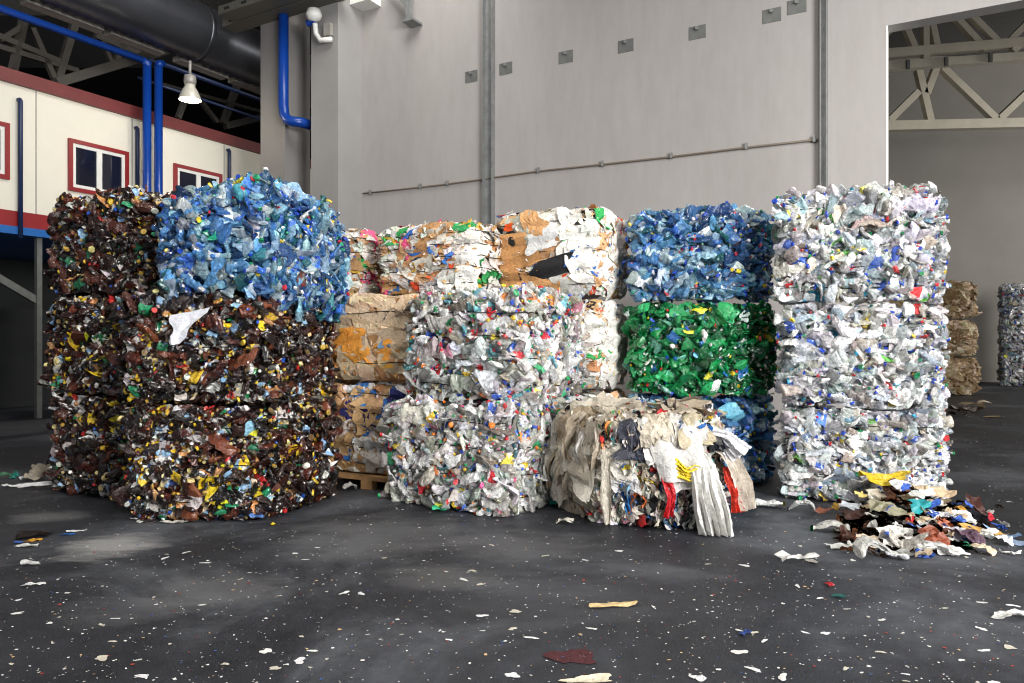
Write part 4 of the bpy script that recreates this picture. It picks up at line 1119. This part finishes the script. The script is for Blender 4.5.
# fittings at the top of the first column
t0, z0 = wall_t(315, 16, -.95)
o = thing('wall_light', 'small white lamp with bent pipe arm and box at the column edge', 'lamp', tuple(wallf(t0, -.9, z0)))
lathe('lamp_head', [(.01, -.12), (.12, -.1), (.17, 0), (.13, .12), (.01, .15)], wallf(t0, -.98, z0), M['white'], o, 14)
t3, z3 = wall_t(331, 38, -.85)
simple('pipe_arm', [tube_data([wallf(t0, -.95, z0 - .15), wallf(t0 - .02, -.9, z0 - .35), wallf(t0 + .08, -.87, z0 - .5), wallf(t3, -.83, z3 - .02)], .055, 8)], M['white'], o, True)
simple('junction_box', [box_data((t3 - .2, -.86, z3 + .08), (t3 - .02, -.76, z3 + .34), wallf)], M['vent'], o)
simple('blue_plug', [bar_data(wallf(t0 - .2, -.95, z0 - .12), wallf(t0 - .02, -.95, z0 - .08), .14, seg=8), ], M['bluepipe'], o)
t0, z0 = wall_t(409, 20, -.25)
o = thing('wall_bracket', 'small steel bracket hanging high on the wall beside the column', 'bracket', tuple(wallf(t0, 0, z0)))
simple('drop_arm', [box_data((t0 - .05, -.3, z0), (t0 + .05, -.22, z0 + 1.2), wallf)], M['steel'], o)
simple('foot_plate', [box_data((t0 - .12, -.34, z0 - .05), (t0 + .16, -.001, z0 - .001), wallf)], M['steel'], o)
simple('strut', [bar_data(wallf(t0 - .05, -.26, z0 + .3), wallf(t0 - .55, -.26, z0 + .9), .07)], M['steel'], o)
t0, z0 = wall_t(359, 2, -.3); t0 = wall_t(338, d=-.75) + .23
o = tag(simple('junction_box', [box_data((t0 - .22, -.4, z0 - .06), (t0 + .3, -.002, z0 + .3), wallf)], M['white']), 'white box fixed at the top corner where column and wall meet', 'junction box')

# ------------------------------------------------------------------ litter
FR = np.random.default_rng(77)
def lying(var, scl, ang, roll, tilt=0.0):
    v, t, k = var
    v = v * np.asarray(scl)
    # axis (z) -> horizontal
    ax = np.array([math.cos(ang) * math.cos(tilt), math.sin(ang) * math.cos(tilt), math.sin(tilt)])
    up = np.array([0, 0, 1.0]); rot = rot_from(ax, up * math.cos(roll) + np.cross(ax, up) * math.sin(roll))
    return v @ rot.T, t, k

FRESH = [bottle_variant(np.random.default_rng(500 + i), .45) for i in range(8)]
def floor_bottle(px, py, L, col, capcol, ang, label, group=None, z=0.0, crush=None, labcol=None, name='plastic_bottle', wf=1.2):
    x, y = floor_pt(px, py)
    var = (FRESH if crush is None else BOT)[FR.integers(8)]
    v, t, k = lying(var, (L * wf, L * wf, L), ang, FR.normal(0, .3))
    v = v + np.array([x, y, z + .003 - v[:, 2].min()])
    o = thing(name, label, 'bottle', (x, y, z), group)
    body = np.array(lin(col, col[3] if len(col) > 3 else .1)); lb = np.array(lin(labcol)) if labcol else body
    A = Acc(); sel = k != 2
    def sub(m):
        tt = t[m]; u, inv = np.unique(tt, return_inverse=True); return v[u], inv.reshape(tt.shape), k[m]
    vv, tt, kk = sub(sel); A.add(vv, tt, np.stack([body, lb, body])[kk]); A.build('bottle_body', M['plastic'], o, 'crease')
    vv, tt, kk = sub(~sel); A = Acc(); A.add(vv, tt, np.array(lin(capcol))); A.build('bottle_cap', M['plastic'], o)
    return o
def floor_scrap(px, py, size, col, label, cat, name, z=0.0, flat=.5, mat='film', group=None, asp=.7, ang=None, tilt=0.0):
    x, y = floor_pt(px, py)
    v, t, k = scrap_variant(FR, 9, .16 if flat > .1 else .05)
    v = v * np.array([size, size * asp, size * flat]) * (.72 if tilt else 1.0)
    if tilt:
        c1, s1 = math.cos(tilt), math.sin(tilt); v = v @ np.array([[1, 0, 0], [0, c1, s1], [0, -s1, c1]])
    a = FR.uniform(0, 6.28) if ang is None else ang
    v = v @ np.array([[math.cos(a), math.sin(a), 0], [-math.sin(a), math.cos(a), 0], [0, 0, 1]])
    v = v + np.array([x, y, z + .003 - v[:, 2].min()])
    A = Acc(); A.add(v, t, np.array(lin(col, col[3] if len(col) > 3 else 0)))
    o = A.build(name, M[mat], None, 'crease')
    # origin at the scrap itself
    me = o.data; co = np.empty(len(me.vertices) * 3, np.float32); me.vertices.foreach_get('co', co)
    co = co.reshape(-1, 3) - np.array([x, y, z], np.float32); me.vertices.foreach_set('co', co.ravel()); o.location = (x, y, z)
    return tag(o, label, cat, group)
# single pieces round the bales
floor_bottle(770, 507.5, .27, (226, 228, 226, .1), (226, 196, 40), -.35, 'clear bottle with yellow cap lying between film bale and white stack', wf=1.15)
floor_bottle(801, 512.5, .24, (200, 200, 198, .12), (190, 190, 190), 2.7, 'crushed clear bottle on the floor at the foot of the white stack', crush=1)
floor_scrap(797, 560, .27, (214, 214, 210, .2), 'curled clear plastic piece alone on the open floor before the litter heap', 'plastic piece', 'plastic_piece', flat=.45, asp=.45, ang=.35)
floor_scrap(811, 562, .10, (160, 156, 150), 'small grey scrap beside the curled clear plastic piece', 'scrap', 'plastic_scrap', flat=.2)
floor_scrap(829, 586, .07, (170, 36, 44), 'red bottle cap on the open floor below the litter heap', 'cap', 'red_cap', flat=.6)
floor_scrap(839, 597, .08, (30, 90, 84), 'dark teal scrap on the open floor near the red cap', 'scrap', 'plastic_scrap', flat=.2)
floor_scrap(744, 634, .07, (36, 60, 120), 'small dark blue scrap alone on the dark floor', 'scrap', 'plastic_scrap', flat=.3)
floor_scrap(698, 679, .07, (226, 226, 226), 'white ring-shaped scrap close to the camera', 'scrap', 'plastic_scrap', flat=.2)
floor_scrap(1013, 619, .20, (226, 226, 224), 'crumpled white sheet on the floor at the edge of view', 'sheet', 'crumpled_sheet', flat=.3, asp=.5, ang=0)
floor_scrap(572, 657, .20, (74, 40, 44), 'flat dark red card lying on the dark floor', 'card', 'flat_card', flat=.03, mat='paper', asp=.9, ang=.2)
floor_scrap(612, 606, .26, (196, 172, 128), 'torn tan cardboard strip on the open floor', 'cardboard', 'cardboard_scrap', flat=.12, mat='paper', asp=.32, ang=.25)
floor_scrap(588, 681, .20, (206, 196, 174), 'pale torn cardboard at the very front of the floor', 'cardboard', 'cardboard_scrap', flat=.1, mat='paper', asp=.4, ang=0)
floor_scrap(565, 524, .16, (206, 202, 190), 'pale crumpled film scrap at the foot of the film bale', 'scrap', 'plastic_scrap', flat=.4, asp=.5)
floor_scrap(441, 512, .13, (60, 190, 140), 'green crumpled wrapper at the foot of the clear bottle bale', 'wrapper', 'plastic_wrapper', flat=.7)
floor_scrap(550, 505, .14, (36, 150, 130), 'teal wrapper in the gap between clear bale and film bale', 'wrapper', 'plastic_wrapper', flat=.8)
floor_scrap(249, 521, .20, (90, 130, 196), 'crumpled light blue bag at the foot of the brown bale', 'bag', 'plastic_bag', flat=.6, asp=.6, ang=-.4)
floor_scrap(273, 525, .06, (226, 200, 50), 'yellow cap on the floor beside the light blue bag', 'cap', 'yellow_cap', flat=.5)
floor_scrap(351, 491, .16, (216, 214, 210), 'pale crumpled film at the end of the pallet', 'film', 'film_scrap', flat=.5)
for i, (px, py, s, c, lab) in enumerate([(225, 500, .22, (226, 224, 220), 'white rag of film under the front brown bale'), (175, 520, .2, (206, 200, 190), 'flat beige film strip along the foot of the front brown bale'), (138, 517, .14, (232, 232, 230), 'small white film piece at the corner of the front brown bale')]):
    floor_scrap(px, py + 3, s, c, lab, 'film', 'film_scrap', flat=.25, asp=.35, ang=0)
# small heap far at the edge beside the outer brown stack
for px, py, s, c, lab, fl, ap in [(14, 478, .22, (40, 130, 120), 'teal bag in the small heap beside the outer brown stack', .6, .6), (40, 479, .42, (190, 178, 160), 'bulky beige film bag in the small heap beside the outer brown stack', .62, .7), (18, 487, .3, (222, 222, 222), 'flat white film at the near edge of the small heap', .25, .4),
                          (45, 488, .4, (232, 232, 232), 'long white film lying in front of the small heap', .2, .35), (55, 481, .14, (130, 60, 52), 'brown-red scrap between small heap and brown bale', .6, .7), (46, 485, .06, (226, 180, 50), 'orange cap on the small heap of film', .7, 1), (28, 480, .2, (206, 206, 206), 'grey white film piece in the middle of the small heap', .6, .6), (4, 479, .2, (60, 110, 80), 'green film piece at the outer end of the small heap', .5, .6)]:
    floor_scrap(px, py, s, c, lab, 'film', 'film_scrap', flat=fl * 1.2, asp=ap, ang=FR.normal(0, .4), tilt=.5 if fl > .5 else 0)
for px, py, s, c, lab in [(33, 536, .3, (26, 16, 14), 'dark brown crushed plastic on the open floor before the brown bales'), (34, 541, .13, (206, 150, 50), 'amber plastic piece on the dark crushed plastic'), (19, 543, .08, (60, 100, 180), 'small blue cap beside the amber plastic piece'), (68, 535, .1, (40, 110, 190), 'bright blue scrap near the dark crushed plastic'), (78, 532, .12, (226, 228, 228), 'white scrap beside the bright blue scrap'),
                          (27, 547, .16, (206, 206, 202), 'pale flat film in front of the amber plastic piece'), (30, 565, .14, (196, 196, 196), 'pale torn film alone on the dark floor'), (32, 586, .12, (216, 216, 216), 'white torn scrap lying alone, nearest the camera on that side')]:
    floor_scrap(px, py, s, c, lab, 'scrap', 'plastic_scrap', flat=.2, asp=.5, ang=.2)
for px, py, s, c, lab in [(8, 387, .5, (40, 110, 80), 'green litter at the foot of the dark partition'), (25, 386, .3, (196, 180, 60), 'yellow litter at the foot of the dark partition')]:
    floor_scrap(px, py + 2, s, c, lab, 'scrap', 'plastic_scrap', flat=.4)
for px, py, s, c, lab in [(964, 412, .7, (60, 44, 34), 'dark brown film lying behind the white stack'), (972, 408, .5, (150, 130, 104), 'tan crumpled film behind the white stack'), (983, 404, .45, (206, 190, 166), 'pale film tail of the litter behind the white stack'), (958, 416, .4, (30, 26, 24), 'black scrap at the near edge of the litter behind the white stack'), (992, 417, .4, (176, 150, 110), 'flat tan scrap lying alone in the second hall')]:
    floor_scrap(px, py, s, c, lab, 'film', 'film_scrap', flat=.35 if py != 417 else .08, asp=.5, ang=.3)

# the loose heap at the foot of the white stack
def hz(px, py):
    return .30 * math.exp(-((px - 905) / 46.0) ** 2 - ((py - 520) / 18.0) ** 2)
HB = 'loose heap by the white stack'
A = Acc()
for i in range(420):
    px, py = FR.normal(905, 42), FR.normal(528, 12)
    if py > 556 or py < 500 or px > 1010 or px < 835: continue
    x, y = floor_pt(px, py); v, t, k = SCR[FR.integers(len(SCR))]
    s = FR.uniform(.05, .12); an = FR.uniform(0, 6.28)
    v = v * [s, s * .7, s * .6] @ np.array([[math.cos(an), math.sin(an), 0], [-math.sin(an), math.cos(an), 0], [0, 0, 1]])
    v = v + [x, y, .003 - v[:, 2].min() + max(0, hz(px, py) - .05) * FR.uniform(.2, 1)]
    A.add(v, t, vary(FR, np.array(lin([(60, 36, 26), (40, 26, 22), (200, 196, 190), (130, 110, 90), (226, 224, 220), (90, 60, 40)][FR.integers(6)])), .15))
tag(A.build('plastic_debris', M['film'], None, 'crease'), 'fine torn plastic debris filling the loose heap beside the white stack', 'debris', None, 'stuff')
heap = [ # px, py, size, colour, aspect, flatness, label, category, name
 (884, 496, .66, (206, 176, 30), .3, .3, 'long crumpled yellow bag on top of the heap against the white stack', 'bag', 'plastic_bag'),
 (854, 514, .30, (216, 222, 232), .6, .5, 'bluish white bag at the back end of the litter heap', 'bag', 'plastic_bag'),
 (862, 502, .14, (226, 206, 130), .7, .5, 'pale yellow carton scrap above the bluish white bag', 'carton', 'carton_scrap'),
 (875, 517, .24, (212, 204, 186), .5, .8, 'upright cream film piece behind the dark brown film', 'film', 'film_scrap'),
 (858, 526, .34, (58, 30, 22), .6, .5, 'dark brown crumpled film in the heap below the bluish bag', 'film', 'film_scrap'),
 (893, 512, .30, (86, 54, 38), .5, .5, 'brown film under the yellow bag in the heap', 'film', 'film_scrap'),
 (888, 530, .36, (150, 146, 122), .8, .55, 'olive grey clear film mound in the middle of the heap', 'film', 'film_scrap'),
 (886, 545, .34, (232, 228, 220), .45, .9, 'torn white sack standing up at the front of the heap', 'sack', 'torn_sack'),
 (904, 515, .26, (226, 228, 230), .7, .6, 'crumpled silvery white wrapper behind the teal tray', 'wrapper', 'plastic_wrapper'),
 (921, 515, .34, (240, 240, 240), .6, .9, 'bright white torn bag standing at the top of the heap', 'bag', 'plastic_bag'),
 (919, 530, .30, (36, 150, 156), .45, .6, 'ribbed teal plastic tray in the middle of the heap', 'tray', 'plastic_tray'),
 (933, 522, .30, (224, 218, 206), .35, .3, 'flat cream lid beside the teal tray', 'lid', 'round_cover'),
 (935, 505, .34, (206, 182, 152), .6, .4, 'beige cardboard scrap between the heap and white stack', 'cardboard', 'cardboard_scrap'),
 (934, 549, .32, (136, 66, 40), .75, .65, 'rust brown curved plastic shell at the front of the heap', 'shell', 'plastic_shell'),
 (944, 533, .20, (180, 104, 74), .6, .6, 'orange brown scrap beside the white crushed carton', 'scrap', 'plastic_scrap'),
 (976, 516, .34, (76, 44, 38), .7, .8, 'dark brown dented container at the far side of the heap', 'container', 'plastic_container'),
 (962, 517, .16, (190, 140, 60), .7, .6, 'amber scrap leaning on the dark brown container', 'scrap', 'plastic_scrap'),
 (963, 524, .24, (230, 232, 232), .6, .5, 'white crushed carton in front of the dark brown container', 'carton', 'crushed_carton'),
 (982, 536, .46, (196, 156, 92), .35, .2, 'long flat tan and yellow cardboard on the outer side of the heap', 'cardboard', 'cardboard_scrap'),
 (968, 544, .30, (86, 62, 78), .6, .4, 'purple brown film under the tan cardboard', 'film', 'film_scrap'),
 (957, 541, .28, (206, 206, 214), .6, .5, 'grey white crushed cup beside the purple film', 'cup', 'crushed_cup'),
 (1003, 545, .22, (226, 230, 236), .6, .5, 'white crushed tub at the outer end of the heap', 'tub', 'crushed_tub'),
 (1016, 544, .24, (150, 170, 200), .5, .3, 'pale blue film at the outermost tip of the heap', 'film', 'film_scrap'),
 (1004, 538, .3, (120, 150, 190), .4, .3, 'thin blue grey film behind the white crushed tub', 'film', 'film_scrap'),
 (991, 521, .08, (200, 40, 60), .9, .8, 'round red cap beside the dark brown container', 'cap', 'red_cap'),
 (910, 535, .07, (200, 44, 54), .9, .8, 'small red cap below the teal tray', 'cap', 'red_cap'),
 (966, 549, .12, (20, 130, 90), .7, .5, 'green cap scrap at the front of the heap near the purple film', 'scrap', 'plastic_scrap'),
 (985, 554, .20, (206, 190, 164), .7, .5, 'beige crumpled cup at the outer front of the heap', 'cup', 'crushed_cup'),
 (843, 549, .30, (222, 224, 220), .35, .25, 'white wrapper with green end lying at the front corner of the heap', 'wrapper', 'plastic_wrapper'),
 (824, 513, .16, (140, 82, 60), .7, .5, 'reddish brown scrap lying just outside the heap', 'scrap', 'plastic_scrap'),
 (838, 510, .14, (206, 160, 60), .6, .4, 'small amber scrap lying between clear bottle and heap', 'scrap', 'plastic_scrap'),
 (912, 556, .36, (150, 152, 150), .3, .15, 'flat grey film lying before the heap', 'film', 'film_scrap'),
 (848, 540, .26, (70, 40, 30), .6, .5, 'dark red brown film near the front corner of the heap', 'film', 'film_scrap'),
 (869, 547, .24, (190, 172, 150), .5, .5, 'beige crushed bottle piece at the front of the heap', 'scrap', 'plastic_scrap'),
 (900, 541, .26, (206, 204, 200), .5, .5, 'clear crumpled film between white sack and rust brown shell', 'film', 'film_scrap'),
 (949, 554, .34, (226, 226, 224), .35, .4, 'long white crushed tube at the front of the heap', 'tube', 'crushed_tube'),
]
for px, py, s, c, ap, fl, lab, cat, nm in heap:
    lift = max(0, 509 - py) / 720 * 6.85; py = max(py, 509)
    floor_scrap(px, py, s, c, lab, cat, nm, z=lift + max(0, hz(px, py) * .85 - .03), flat=fl, asp=ap * 1.25, ang=FR.normal(0, .35), tilt=(1.0 if fl > .75 else FR.uniform(.2, .7) if fl > .35 else .15), mat='paper' if 'cardboard' in nm or 'carton' in nm else 'film')
for px, py, L, c, cc, an, lab in [(830, 533, .30, (206, 206, 200, .2), (20, 140, 90), 2.8, 'crushed bottle with green cap at the near corner of the heap'), (880, 561, .34, (206, 206, 202, .25), (196, 196, 196), .1, 'long crushed clear bottle in front of the heap'), (893, 558, .20, (232, 234, 236, .1), (40, 70, 170), 2.4, 'white bottle with dark blue cap at the front of the heap'),
                                 (910, 551, .28, (196, 192, 184, .3), (190, 190, 190), -.5, 'clear dented bottle below the torn white sack'), (939, 556, .30, (216, 216, 212, .2), (226, 226, 226), -.4, 'clear bottle lying before the rust brown shell'), (946, 527, .26, (214, 214, 218, .2), (226, 226, 226), .3, 'greyish bottle in the heap behind the orange brown scrap')]:
    floor_bottle(px, py, L, c, cc, an, lab, None, z=max(0, hz(px, py) * .6 - .02), crush=1)
small = [('white', (226, 226, 222)), ('clear grey', (196, 194, 188)), ('brown', (110, 66, 42)), ('beige', (200, 180, 150)), ('blue', (60, 100, 190))]
for i in range(95):
    nm, c = small[i % 5]
    px, py = FR.normal(915, 38), FR.normal(532, 13)
    px = min(max(px, 838), 1012); py = min(max(py, 509), 558)
    floor_scrap(px, py, FR.uniform(.09, .17), c, 'small %s scrap of torn plastic lying in the loose heap' % nm, 'scrap', 'plastic_scrap', z=max(0, hz(px, py) * FR.uniform(.6, 1.05) - .01), flat=.6, asp=FR.uniform(.5, .9), tilt=FR.uniform(0, 1), group='small %s scraps in the loose heap' % nm)

# countable flat scraps scattered on the open floor
for i in range(80):
    for _ in range(50):
        px, py = FR.uniform(0, 1024), 500 + 183 * FR.random()
        if py > 545 or (px > 960 and py > 440): break
    s = FR.uniform(.025, .075)
    floor_scrap(px, py, s, [(226, 226, 224), (206, 206, 204), (196, 190, 176), (216, 216, 220)][FR.integers(4)], 'small pale torn scrap lying flat on the open dark floor', 'scrap', 'floor_scrap', flat=.06, asp=FR.uniform(.3, .8), ang=FR.normal(0, .6), mat='litter', group='pale scraps on the open floor')
A = Acc()
for i in range(9500):
    Y = math.exp(FR.uniform(math.log(3.1), math.log(26))); px = FR.uniform(-60, 1090); x = at(px, Y)
    if Y > 13.0 and px < 870: continue
    if Y > 8.3 and px < 950: 
        if FR.random() < .8: continue
    s = FR.uniform(.002, .0072) * FR.choice([1, 1, 1, 1.9]) * (1 if Y < 9 else 1.7); a = FR.uniform(0, 6.28); n = 5
    V = [(x + s * math.cos(a + 6.28 * k / n) * FR.uniform(.5, 1.3), Y + s * math.sin(a + 6.28 * k / n) * FR.uniform(.4, 1.1), .0025 + FR.uniform(0, .004)) for k in range(n)]
    c = [(220, 220, 218), (220, 220, 218), (206, 206, 204), (180, 176, 168), (150, 150, 150), (190, 160, 120), (150, 60, 50), (60, 90, 150)][FR.integers(8) if FR.random() < .5 else FR.integers(5)]
    A.add(V, [(0, 1, 2), (0, 2, 3), (0, 3, 4)], np.array(lin(c)))
tag(A.build('litter_flecks', M['litter']), 'tiny pale flecks of plastic and paper strewn over the dark floor', 'flecks', None, 'stuff')

# ------------------------------------------------------------------ light, camera
sc = bpy.context.scene
w = bpy.data.worlds.new('World'); sc.world = w; w.use_nodes = True
bg = w.node_tree.nodes['Background']; bg.inputs[0].default_value = (.86, .93, 1.0, 1); bg.inputs[1].default_value = .38
def area(name, loc, target, sx, sy, power, col):
    l = bpy.data.lights.new(name, 'AREA'); l.shape = 'RECTANGLE'; l.size = sx; l.size_y = sy; l.energy = power; l.color = col
    o = bpy.data.objects.new(name, l); C.objects.link(o); o.location = loc
    o.rotation_euler = (Vector(target) - Vector(loc)).to_track_quat('-Z', 'Y').to_euler()
    return o
area('gate_daylight', (8.2, -5.0, 4.6), (0, 8, 1.6), 6, 5, 3400, (1, .985, .965))
for k, (lx, ly) in enumerate([(-5.5, 1.5), (0.5, 1.0), (6.5, 2.5), (-2.0, 5.0), (3.5, 5.2)]):
    area('added_glint_light', (lx, ly, 9.0), (lx, ly, 0), .7, .7, 190, (1, .95, .86))  # unseen overhead lights, added to put glints on the plastic
area('second_hall_daylight', (30, 16, 7), (17, 26, 4), 6, 5, 3000, (1, .96, .9))
area('office_side_light', (-2.0, 11.5, 11.0), (-10, 17, 5), 3, 3, 330, (1, .97, .92))  # unseen area light under the roof, aimed at the office
pl = bpy.data.lights.new('lamp_light', 'POINT'); pl.energy = 60; pl.color = (1, .9, .7); pl.shadow_soft_size = .15
po = bpy.data.objects.new('lamp_light', pl); C.objects.link(po); po.location = tuple(cl + [0, 0, -.1])

cam = bpy.data.cameras.new('camera'); co = bpy.data.objects.new('camera', cam); C.objects.link(co)
co.location = (0, 0, CAM_H); co.rotation_euler = (math.pi / 2, 0, 0)
cam.sensor_width = 36; cam.lens = 36 * FPX / 1024.0
cam.shift_y = (341.5 - HOR) / 1024.0 * -1
cam.clip_end = 200
sc.camera = co
sc.cycles.filter_width = 1.1
vs = sc.view_settings
vs.view_transform = 'Standard'; vs.look = 'None'; vs.gamma = 1; vs.use_curve_mapping = False; vs.exposure = 0.0
